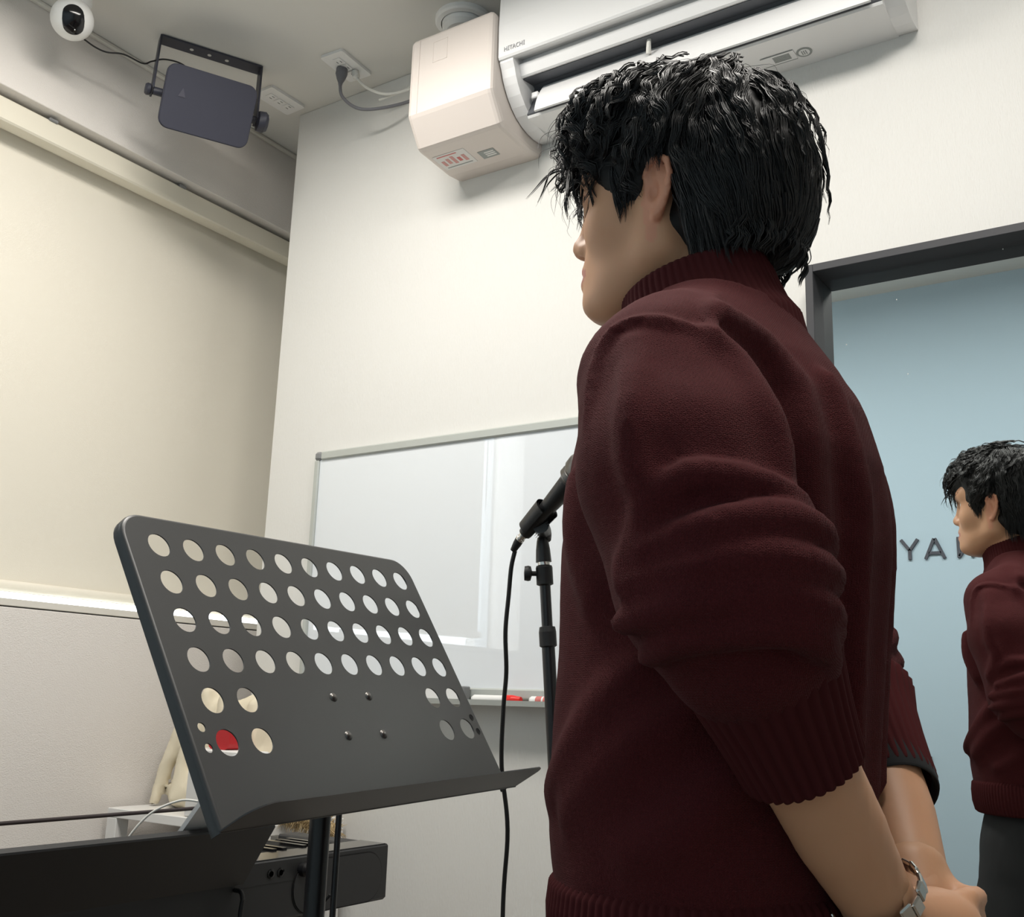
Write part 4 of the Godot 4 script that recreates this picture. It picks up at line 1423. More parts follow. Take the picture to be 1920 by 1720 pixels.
func hp(fw: float, up: float, le: float) -> Vector3:
	return HEAD + Vector3(fw, up, -le)

func lin(c: Color) -> Color:
	return c.srgb_to_linear()

func make_person() -> void:
	var p := thing("person", "dark-haired person in a burgundy turtleneck sweater, hands clasped behind the back", "person", Vector3(-0.395, 0, -0.947))
	var f := Vector3(-cos(deg_to_rad(8.0)), 0, sin(deg_to_rad(8.0)))
	p.basis = Basis(f, Vector3.UP, f.cross(Vector3.UP))
	make_body(p)
	make_sweater(p)
	make_trousers(p)
	make_hair(p)
	make_bracelet(p)

func make_body(p: Node3D) -> void:
	var skin := mat(Color.WHITE, 0.52)
	skin.vertex_color_use_as_albedo = true
	skin.subsurf_scatter_enabled = true
	skin.subsurf_scatter_strength = 0.08
	var c_skin := lin(Color(0.78, 0.585, 0.45))
	var c_lip := lin(Color(0.70, 0.45, 0.40))
	var c_ear := lin(Color(0.80, 0.555, 0.44))
	var c_dark := lin(Color(0.07, 0.05, 0.045))
	var c_white := lin(Color(0.82, 0.79, 0.76))
	var acc := new_acc()
	# head and neck
	var h: Array = []
	h.append(ell(hp(-0.012, 0.050, 0), Vector3(0.098, 0.086, 0.074), 0.02))
	h.append(ell(hp(0.036, 0.052, 0), Vector3(0.062, 0.068, 0.062), 0.03))
	h.append(ell(hp(0.036, -0.012, 0), Vector3(0.056, 0.085, 0.058), 0.03))
	h.append(ell(hp(0.050, -0.052, 0), Vector3(0.042, 0.040, 0.040), 0.025))
	for s in [-1.0, 1.0]:
		h.append(capsule(hp(0.000, -0.050, 0.050 * s), hp(0.062, -0.084, 0.018 * s), 0.015, 0.013, 0.035))
		h.append(capsule(hp(0.002, -0.010, 0.062 * s), hp(0.002, -0.050, 0.053 * s), 0.011, 0.013, 0.03))
		h.append(ell(hp(0.055, -0.012, 0.037 * s), Vector3(0.030, 0.026, 0.024), 0.02))
		h.append(capsule(hp(0.082, 0.044, 0.014 * s), hp(0.074, 0.045, 0.044 * s), 0.013, 0.011, 0.02))
	h.append(capsule(hp(0.085, -0.082, 0.006), hp(0.085, -0.082, -0.006), 0.0145, 0.0145, 0.02))
	h.append(capsule(hp(0.080, -0.052, 0.0), hp(0.080, -0.042, 0.0), 0.018, 0.018, 0.02))
	# eye hollows, then eyeballs and lids
	for s in [-1.0, 1.0]:
		h.append(ell(hp(0.098, 0.021, 0.033 * s), Vector3(0.017, 0.011, 0.017), 0.014, true))
	for s in [-1.0, 1.0]:
		h.append(ell(hp(0.0735, 0.022, 0.0315 * s), Vector3(0.0125, 0.0115, 0.0125), 0.003))
		h.append(capsule(hp(0.0845, 0.0300, 0.021 * s), hp(0.0795, 0.0300, 0.042 * s), 0.0036, 0.0032, 0.004))
		h.append(capsule(hp(0.0845, 0.0155, 0.021 * s), hp(0.0790, 0.0165, 0.042 * s), 0.0028, 0.0026, 0.005))
	# nose
	h.append(capsule(hp(0.0885, 0.030, 0), hp(0.1045, -0.008, 0), 0.0075, 0.0088, 0.014))
	h.append(capsule(hp(0.1055, -0.0135, 0.002), hp(0.1055, -0.0135, -0.002), 0.0098, 0.0098, 0.008))
	for s in [-1.0, 1.0]:
		h.append(ell(hp(0.0955, -0.0185, 0.0115 * s), Vector3(0.0105, 0.0080, 0.0068), 0.006))
	for s in [-1.0, 1.0]:
		h.append(ell(hp(0.1015, -0.0275, 0.0065 * s), Vector3(0.0050, 0.0042, 0.0032), 0.003, true))
	# lips
	h.append(capsule(hp(0.0955, -0.0425, 0.005), hp(0.0955, -0.0425, -0.005), 0.0062, 0.0062, 0.006))
	h.append(capsule(hp(0.0955, -0.0585, 0.006), hp(0.0955, -0.0585, -0.006), 0.0068, 0.0068, 0.006))
	for s in [-1.0, 1.0]:
		h.append(capsule(hp(0.0955, -0.0430, 0.005 * s), hp(0.0825, -0.0492, 0.023 * s), 0.0058, 0.003, 0.006))
		h.append(capsule(hp(0.0955, -0.0580, 0.006 * s), hp(0.0825, -0.0500, 0.023 * s), 0.0062, 0.003, 0.006))
	h.append(capsule(hp(0.1035, -0.0505, 0.012), hp(0.1035, -0.0505, -0.012), 0.0024, 0.0024, 0.003, true))
	# ears
	for s in [-1.0, 1.0]:
		var q := func(x: float, y: float, o: float) -> Vector3:
			return hp(x, y, (0.0705 + o) * s)
		h.append(ell(q.call(-0.006, 0.008, 0.005), Vector3(0.014, 0.027, 0.0060), 0.006, false, Basis(Vector3.UP, -0.45 * s)))
		chain(h, [q.call(0.007, 0.006, 0.003), q.call(0.009, 0.020, 0.006), q.call(0.003, 0.031, 0.010), q.call(-0.008, 0.034, 0.014), q.call(-0.018, 0.027, 0.017), q.call(-0.0205, 0.012, 0.017), q.call(-0.017, -0.004, 0.013), q.call(-0.010, -0.018, 0.009), q.call(-0.003, -0.026, 0.006)], [0.0028, 0.0030, 0.0034, 0.0036, 0.0038, 0.0036, 0.0034, 0.0040, 0.0058], 0.004)
		chain(h, [q.call(-0.006, 0.020, 0.008), q.call(-0.012, 0.010, 0.010), q.call(-0.009, -0.006, 0.009), q.call(-0.002, -0.014, 0.006)], [0.0026, 0.003, 0.003, 0.003], 0.004)
		h.append(capsule(q.call(0.006, 0.002, 0.003), q.call(0.004, -0.008, 0.003), 0.0032, 0.0032, 0.004))
		h.append(ell(q.call(-0.001, 0.000, 0.0125), Vector3(0.0068, 0.0115, 0.0090), 0.003, true))
	# neck
	h.append(capsule(hp(-0.020, -0.03, 0), hp(-0.036, -0.150, 0), 0.050, 0.052, 0.02))
	var eye_l := hp(0.0862, 0.0222, 0.0318)
	var eye_r := hp(0.0862, 0.0222, -0.0318)
	var paint := func(v: Vector3) -> Color:
		var q := v - HEAD
		if q.x > 0.084 and abs(q.z) < 0.024 and q.y < -0.0365 and q.y > -0.0655 and abs(q.y + 0.0505) < 0.0145 * (1.15 - abs(q.z) / 0.026):
			return c_lip
		for e: Vector3 in [eye_l, eye_r]:
			var de := v - e
			if abs(de.y) < 0.0052 and abs(de.z) < 0.0115 and de.x > -0.010:
				return c_dark if Vector2(de.y, de.z).length() < 0.0058 or de.y > 0.0036 else c_white
		if abs(q.z) > 0.074 and q.x < 0.014:
			return c_ear
		return c_skin
	net(acc, h, HEAD + Vector3(-0.125, -0.165, -0.105), HEAD + Vector3(0.13, 0.15, 0.105), 0.0029, null, paint)
	var plain := func(_v: Vector3) -> Color:
		return c_skin
	# arms below the sleeves, with hands: left holds the right wrist behind the back
	var a: Array = []
	chain(a, [bp(-0.060, 1.15, 0.225), bp(-0.098, 1.035, 0.172), bp(-0.121, 0.972, 0.128), bp(-0.142, 0.918, 0.088)], [0.040, 0.038, 0.0355, 0.0275], 0.02)
	chain(a, [bp(-0.060, 1.15, -0.225), bp(-0.106, 1.035, -0.165), bp(-0.136, 0.968, -0.098), bp(-0.160, 0.905, -0.030)], [0.040, 0.038, 0.0355, 0.0275], 0.02)
	net(a_fix(acc), a, Vector3(-0.23, 0.86, -0.30), Vector3(0.02, 1.20, 0.30), 0.007, null, plain)
	var g: Array = []
	# left hand
	chain(g, [bp(-0.140, 0.924, 0.094), bp(-0.148, 0.908, 0.074), bp(-0.168, 0.899, 0.046), bp(-0.186, 0.894, 0.022)], [0.029, 0.026, 0.025, 0.022], 0.02)
	g.append(ell(bp(-0.178, 0.897, 0.032), Vector3(0.030, 0.027, 0.030), 0.02))
	for i in 4:
		var dy := 0.022 - 0.0155 * i
		var k := bp(-0.199 + 0.002 * i, 0.897 + dy * 0.9, 0.012 - 0.002 * i)
		var mm := bp(-0.205 + 0.002 * i, 0.893 + dy, -0.020 - 0.002 * i)
		var tt := bp(-0.185, 0.889 + dy, -0.052 + 0.003 * abs(i - 1.5))
		var ee := bp(-0.164, 0.887 + dy, -0.062 + 0.004 * abs(i - 1.5))
		chain(g, [bp(-0.182, 0.897 + dy * 0.55, 0.028), k, mm, tt, ee], [0.0095, 0.0100, 0.0088, 0.0080, 0.0070], 0.005)
	chain(g, [bp(-0.156, 0.902, 0.054), bp(-0.136, 0.898, 0.024), bp(-0.128, 0.894, -0.004), bp(-0.134, 0.890, -0.028)], [0.0125, 0.0115, 0.0098, 0.0080], 0.010)
	# right hand, hanging loosely below its wrist
	chain(g, [bp(-0.152, 0.925, -0.050), bp(-0.160, 0.900, -0.026), bp(-0.166, 0.872, -0.006)], [0.031, 0.027, 0.024], 0.02)
	g.append(ell(bp(-0.168, 0.845, 0.006), Vector3(0.018, 0.046, 0.038), 0.015))
	for i in 4:
		var zz := -0.024 + 0.0195 * i
		var ln: float = [0.86, 1.0, 0.95, 0.78][i]
		chain(g, [bp(-0.168, 0.835, 0.004 + zz * 0.8), bp(-0.170, 0.802, 0.010 + zz), bp(-0.164, 0.802 - 0.038 * ln, 0.013 + zz), bp(-0.152, 0.802 - 0.062 * ln, 0.015 + zz), bp(-0.142, 0.802 - 0.078 * ln, 0.015 + zz)], [0.0095, 0.0098, 0.0088, 0.0080, 0.0070], 0.005)
	chain(g, [bp(-0.160, 0.870, 0.020), bp(-0.146, 0.842, 0.042), bp(-0.138, 0.815, 0.050), bp(-0.134, 0.795, 0.050)], [0.013, 0.0115, 0.0098, 0.0082], 0.010)
	net(acc, g, Vector3(-0.235, 0.705, -0.115), Vector3(-0.095, 0.965, 0.085), 0.0042, null, plain)
	# trunk and legs inside the clothes
	var t: Array = []
	t.append(stack([[0.80, 0.0, 0.0, 0.075, 0.125], [1.0, 0.0, 0.0, 0.085, 0.120], [1.25, -0.005, 0.0, 0.095, 0.135], [1.36, -0.005, 0.0, 0.075, 0.12], [1.42, 0.0, 0.0, 0.05, 0.06]], 0.03))
	for s in [-1.0, 1.0]:
		chain(t, [bp(0.0, 1.32, 0.15 * s), bp(-0.03, 1.22, 0.205 * s), bp(-0.06, 1.13, 0.225 * s)], [0.045, 0.044, 0.042], 0.03)
		chain(t, [bp(0.0, 0.84, 0.085 * s), bp(0.015, 0.47, 0.09 * s), bp(-0.01, 0.10, 0.10 * s)], [0.075, 0.05, 0.035], 0.03)
		t.append(capsule(bp(-0.01, 0.045, 0.10 * s), bp(0.11, 0.032, 0.11 * s), 0.030, 0.024, 0.02))
	net(acc, t, Vector3(-0.14, 0.0, -0.30), Vector3(0.17, 1.48, 0.30), 0.018, null, plain)
	acc_obj("body", acc, skin, p)

func a_fix(acc: Array) -> Array:
	return acc

func make_sweater(p: Node3D) -> void:
	var wool := triplanar(mat(Color(1, 1, 1), 0.95, 0.0, 0.25), 0.075, knit(512, 34, 42, 7.0), 1.5, false)
	wool.albedo_texture = fuzz(512, Color(0.285, 0.108, 0.114))
	wool.rim_enabled = true
	wool.rim = 0.04
	wool.rim_tint = 0.8
	var l: Array = []
	l.append(stack([[0.885, 0.008, 0, 0.132, 0.186], [0.95, 0.011, 0, 0.138, 0.190], [1.02, 0.010, 0, 0.139, 0.190], [1.10, 0.004, 0, 0.141, 0.190], [1.20, -0.002, 0, 0.146, 0.192], [1.28, -0.005, 0, 0.142, 0.188], [1.33, -0.004, 0, 0.132, 0.176], [1.37, -0.002, 0, 0.114, 0.152], [1.405, 0.0, 0, 0.094, 0.115], [1.44, 0.004, 0, 0.078, 0.080]], 0.04))
	for s in [1.0, -1.0]:
		var g := 0.0 if s > 0.0 else 0.018
		l.append(capsule(bp(-0.002, 1.405, 0.06 * s), bp(-0.004, 1.358, 0.145 * s), 0.045, 0.056, 0.04))
		l.append(capsule(bp(0.004 + g, 1.322, 0.176 * s), bp(-0.026 + g, 1.235, 0.220 * s), 0.070, 0.078, 0.022))
		var low := 0.0 if s > 0.0 else 0.035
		l.append(capsule(bp(-0.026 + g, 1.235, 0.220 * s), bp(-0.060 + g, 1.150 - low, 0.236 * s), 0.078, 0.075, 0.012))
		l.append(capsule(bp(-0.060 + g, 1.150 - low, 0.236 * s), bp(-0.076 + g, 1.112 - low, 0.222 * s), 0.075, 0.066, 0.012))
	# folds: ridges lying on the cloth
	var fold := func(pts: Array, r: float, k: float, sink: float) -> void:
		var way := spline(pts, 3)
		var radii := []
		var line := []
		for i in way.size():
			var q := bp(way[i].x, way[i].y, way[i].z)
			line.append(q + (bp(-0.02, way[i].y, way[i].z * 0.6) - q).normalized() * sink)
			radii.append(r * (0.35 + 0.65 * sqrt(sin(PI * clamp(i / float(way.size() - 1), 0.03, 0.97)))))
		chain(l, line, radii, k)
	for s in [1.0, -1.0]:
		var g := 0.0 if s > 0.0 else 0.018
		var v := func(x: float, y: float, z: float) -> Vector3:
			return Vector3(x + g, y, z * s)
		# seams
		fold.call([v.call(-0.053, 1.342, 0.223), v.call(-0.025, 1.352, 0.236), v.call(0.003, 1.356, 0.239), v.call(0.023, 1.349, 0.239), v.call(0.035, 1.324, 0.244), v.call(0.034, 1.279, 0.262), v.call(0.026, 1.244, 0.275)], 0.0052, 0.005, 0.0005)
		fold.call([v.call(-0.017, 1.442, 0.075), v.call(-0.036, 1.400, 0.155), v.call(-0.046, 1.372, 0.200), v.call(-0.052, 1.345, 0.222)], 0.0056, 0.006, 0.0010)
		# drape from the shoulder down the back of the arm
		fold.call([v.call(-0.055, 1.337, 0.224), v.call(-0.071, 1.323, 0.215), v.call(-0.098, 1.280, 0.238), v.call(-0.110, 1.247, 0.245), v.call(-0.114, 1.218, 0.252)], 0.010, 0.022, 0.003)
		fold.call([v.call(-0.058, 1.370, 0.192), v.call(-0.076, 1.360, 0.148), v.call(-0.097, 1.326, 0.128), v.call(-0.107, 1.279, 0.132), v.call(-0.108, 1.221, 0.132), v.call(-0.112, 1.10, 0.118)], 0.012, 0.026, 0.004)
		# front of the sleeve
		fold.call([v.call(0.001, 1.330, 0.250), v.call(-0.012, 1.270, 0.299), v.call(-0.017, 1.229, 0.307), v.call(-0.029, 1.201, 0.307), v.call(-0.023, 1.172, 0.305), v.call(-0.007, 1.150, 0.299)], 0.009, 0.022, 0.003)
		# rolls bunched at the elbow, with creases between them
		var rolls := [
			[v.call(-0.035, 1.197, 0.305), v.call(-0.057, 1.213, 0.303), v.call(-0.093, 1.211, 0.284), v.call(-0.116, 1.203, 0.260), v.call(-0.126, 1.190, 0.235)],
			[v.call(-0.028, 1.163, 0.308), v.call(-0.073, 1.176, 0.310), v.call(-0.111, 1.183, 0.287), v.call(-0.133, 1.178, 0.257), v.call(-0.132, 1.165, 0.22)],
			[v.call(-0.012, 1.140, 0.300), v.call(-0.064, 1.150, 0.314), v.call(-0.107, 1.156, 0.301), v.call(-0.136, 1.152, 0.268), v.call(-0.137, 1.145, 0.22)],
			[v.call(-0.006, 1.116, 0.290), v.call(-0.036, 1.122, 0.308), v.call(-0.075, 1.130, 0.310), v.call(-0.113, 1.134, 0.297), v.call(-0.138, 1.126, 0.270), v.call(-0.138, 1.115, 0.22)],
			[v.call(-0.022, 1.094, 0.280), v.call(-0.048, 1.104, 0.300), v.call(-0.091, 1.112, 0.300), v.call(-0.122, 1.112, 0.286), v.call(-0.135, 1.103, 0.264), v.call(-0.134, 1.09, 0.22)]]
		var thick := [0.0140, 0.0165, 0.0160, 0.0150, 0.0145]
		for i in rolls.size():
			if s < 0.0:
				for j in rolls[i].size():
					rolls[i][j].y -= 0.035
			fold.call(rolls[i], thick[i], 0.0065, -0.0005)
		# pulls across the front of the body
		fold.call([v.call(0.020, 1.088, 0.191), v.call(0.045, 1.065, 0.183), v.call(0.072, 1.035, 0.170), v.call(0.100, 1.005, 0.143), v.call(0.120, 0.985, 0.11)], 0.013, 0.026, 0.005)
		fold.call([v.call(-0.025, 1.065, 0.190), v.call(-0.001, 1.047, 0.190), v.call(0.032, 1.025, 0.188), v.call(0.059, 0.999, 0.178), v.call(0.085, 0.975, 0.155)], 0.013, 0.026, 0.005)
		fold.call([v.call(-0.070, 1.025, 0.165), v.call(-0.043, 1.002, 0.179), v.call(-0.013, 0.970, 0.188), v.call(0.024, 0.952, 0.189)], 0.012, 0.026, 0.005)
		fold.call([v.call(0.095, 1.25, 0.14), v.call(0.085, 1.20, 0.155), v.call(0.065, 1.15, 0.170)], 0.012, 0.03, 0.004)
	# long soft folds down the back
	for e in [[0.083, -0.0], [0.0, -0.004], [-0.075, 0.0]]:
		fold.call([Vector3(-0.122, 1.338, e[0]), Vector3(-0.137, 1.269, e[0] * 1.05), Vector3(-0.140, 1.215, e[0]), Vector3(-0.134, 1.12, e[0]), Vector3(-0.128, 1.0, e[0] * 0.9)], 0.015, 0.020, 0.005)
	var wav := FastNoiseLite.new()
	wav.seed = 8
	wav.frequency = 1.0
	wav.fractal_octaves = 2
	var bump := func(v: Vector3) -> float:
		return 0.0022 * wav.get_noise_3d(v.x * 10.0 + v.y * 3.0, v.y * 4.0, v.z * 10.0) + 0.0005 * wav.get_noise_3d(v.x * 70.0, v.y * 60.0, v.z * 70.0)
	var acc := new_acc()
	net(acc, l, Vector3(-0.20, 0.910, -0.345), Vector3(0.18, 1.50, 0.345), 0.0056, bump)
	var sw := acc_obj("sweater", acc, wool, p)
	var rib := mat(Color(0.262, 0.104, 0.110), 0.95, 0.0, 0.25)
	# ribbed hem
	var hem := [[0.922, 0.009, 0, 0.130, 0.184], [0.912, 0.009, 0, 0.139, 0.193], [0.895, 0.008, 0, 0.142, 0.196], [0.870, 0.007, 0, 0.142, 0.195], [0.850, 0.006, 0, 0.138, 0.190], [0.846, 0.006, 0, 0.133, 0.185], [0.854, 0.006, 0, 0.128, 0.180]]
	ribbed("hem", hem, 112, 0.0028, rib, sw, func(_a: float) -> float: return 0.0)
	# turtleneck, lower in front
	var col := [[1.372, 0.006, 0, 0.096, 0.098], [1.398, 0.008, 0, 0.094, 0.093], [1.420, 0.010, 0, 0.091, 0.087], [1.436, 0.014, 0, 0.083, 0.077], [1.454, 0.018, 0, 0.079, 0.071], [1.470, 0.022, 0, 0.077, 0.068], [1.480, 0.024, 0, 0.075, 0.066], [1.484, 0.025, 0, 0.071, 0.062], [1.478, 0.025, 0, 0.066, 0.058], [1.45, 0.023, 0, 0.063, 0.055]]
	ribbed("collar", col, 66, 0.0017, rib, sw, func(a: float) -> float: return -0.019 * cos(a))
	# cuffs pushed up the forearms
	for s in [1.0, -1.0]:
		var a0: Vector3 = bp(-0.074, 1.118, 0.222) if s > 0.0 else bp(-0.078, 1.082, -0.214)
		var a1: Vector3 = bp(-0.102, 1.020, 0.164) if s > 0.0 else bp(-0.128, 0.988, -0.128)
		cuff("cuff", a0, a1, 0.066, 0.0465, 34, rib, sw)
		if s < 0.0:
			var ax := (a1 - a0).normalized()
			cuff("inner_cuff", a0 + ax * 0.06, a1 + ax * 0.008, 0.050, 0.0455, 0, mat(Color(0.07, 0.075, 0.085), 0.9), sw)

# wool colour: the dyed base with paler and darker fibres
func fuzz(size: int, c: Color) -> ImageTexture:
	var rng := RandomNumberGenerator.new()
	rng.seed = 91
	var img := Image.create(size, size, false, Image.FORMAT_RGBA8)
	img.fill(c)
	for i in 9000:
		var x := rng.randi() % size
		var y := rng.randi() % size
		var k := rng.randf_range(0.72, 1.38)
		var dx := rng.randf_range(-1.0, 1.0)
		var dy := rng.randf_range(-1.0, 1.0)
		for j in 6 + rng.randi() % 10:
			img.set_pixel(posmod(x + int(dx * j), size), posmod(y + int(dy * j), size), Color(c.r * k, c.g * k, c.b * k))
	return ImageTexture.create_from_image(img)

# rings of [height, x, z, half length, half width], scalloped into ribs
func ribbed(called: String, rows: Array, ribs: int, deep: float, m: Material, parent: Node, tilt: Callable) -> void:
	var n := ribs * 6
	var acc := new_acc()
	var pos := PackedVector3Array()
	var ind := PackedInt32Array()
	var fine := []
	for i in rows.size() - 1:
		for k in 4:
			var r := []
			for j in 5:
				r.append(lerp(float(rows[i][j]), float(rows[i + 1][j]), k / 4.0))
			fine.append(r)
	fine.append(rows[-1])
	for r in fine:
		for k in n:
			var a := TAU * k / n
			var w: float = deep * (abs(sin(a * ribs / 2.0)) - 0.6)
			pos.append(Vector3(r[1] + cos(a) * (r[3] + w), r[0] + tilt.call(a), r[2] + sin(a) * (r[4] + w)))
	grid_faces(pos, ind, fine.size(), n)
	var cols := PackedColorArray()
	cols.resize(pos.size())
	cols.fill(Color.WHITE)
	acc[0] = pos
	acc[2] = cols
	acc[3] = ind
	acc_obj(called, acc, m, parent)

func cuff(called: String, a: Vector3, b: Vector3, ra: float, rb: float, ribs: int, m: Material, parent: Node) -> void:
	var ax := (b - a).normalized()
	var side := ax.cross(Vector3(1, 0, 0)).normalized()
	var up := side.cross(ax)
	var n: int = max(ribs * 6, 48)
	var pos := PackedVector3Array()
	var ind := PackedInt32Array()
	var len := (b - a).length()
	var rows := [[0.0, ra * 0.9], [0.12, ra], [0.35, lerp(ra, rb, 0.45)], [0.6, lerp(ra, rb, 0.72)], [0.85, rb * 1.03], [0.97, rb], [1.0, rb * 0.97], [0.98, rb * 0.93], [0.8, rb * 0.90]]
	var cnt := 0
	for i in rows.size() - 1:
		for q in 3:
			var t: float = lerp(rows[i][0], rows[i + 1][0], q / 3.0)
			var r: float = lerp(rows[i][1], rows[i + 1][1], q / 3.0)
			for k in n:
				var an := TAU * k / n
				var w: float = 0.0 if ribs == 0 else 0.0030 * (abs(sin(an * ribs / 2.0)) - 0.6)
				pos.append(a + ax * (t * len) + (side * cos(an) + up * sin(an)) * (r + w))
			cnt += 1
	grid_faces(pos, ind, cnt, n)
	var acc := new_acc()
	var cols := PackedColorArray()
	cols.resize(pos.size())
	cols.fill(Color.WHITE)
	acc[0] = pos
	acc[2] = cols
	acc[3] = ind
	acc_obj(called, acc, m, parent)

func grid_faces(pos: PackedVector3Array, ind: PackedInt32Array, rows: int, n: int) -> void:
	for i in rows - 1:
		for k in n:
			var k2 := (k + 1) % n
			ind.append_array([i * n + k, i * n + k2, (i + 1) * n + k2, i * n + k, (i + 1) * n + k2, (i + 1) * n + k])

func make_trousers(p: Node3D) -> void:
	var cloth := triplanar(mat(Color(0.20, 0.20, 0.205), 0.9, 0.0, 0.3), 0.04, relief(256, 40.0, 40.0, 3.0, 31), 0.4, false)
	var l: Array = []
	l.append(stack([[0.72, 0.012, 0, 0.128, 0.172], [0.80, 0.010, 0, 0.126, 0.172], [0.87, 0.006, 0, 0.112, 0.160]], 0.04))
	for s in [-1.0, 1.0]:
		chain(l, [bp(0.03, 0.74, 0.082 * s), bp(0.045, 0.62, 0.088 * s), bp(0.02, 0.44, 0.098 * s), bp(-0.005, 0.12, 0.105 * s)], [0.088, 0.098, 0.085, 0.075], 0.03)
	var wav := FastNoiseLite.new()
	wav.seed = 18
	wav.frequency = 1.0
	var acc := new_acc()
	net(acc, l, Vector3(-0.15, 0.075, -0.22), Vector3(0.18, 0.90, 0.22), 0.0115, func(v: Vector3) -> float: return 0.005 * wav.get_noise_3d(v.x * 14.0, v.y * 8.0, v.z * 14.0))
	acc_obj("trousers", acc, cloth, p)
	for s in [-1.0, 1.0]:
		var sh: Array = []
		sh.append(capsule(bp(-0.035, 0.052, 0.10 * s), bp(0.05, 0.050, 0.105 * s), 0.042, 0.043, 0.02))
		sh.append(capsule(bp(0.05, 0.045, 0.105 * s), bp(0.145, 0.038, 0.115 * s), 0.042, 0.036, 0.02))
		sh.append(capsule(bp(-0.02, 0.06, 0.10 * s), bp(-0.015, 0.10, 0.10 * s), 0.042, 0.040, 0.02))
		acc = new_acc()
		net(acc, sh, Vector3(-0.10, 0.0, -0.17 if s > 0 else 0.04), Vector3(0.20, 0.16, -0.04 if s > 0 else 0.17), 0.009)
		acc_obj("shoe", acc, M.black_rubber, p)

# ---------------------------------------------------------------- hair

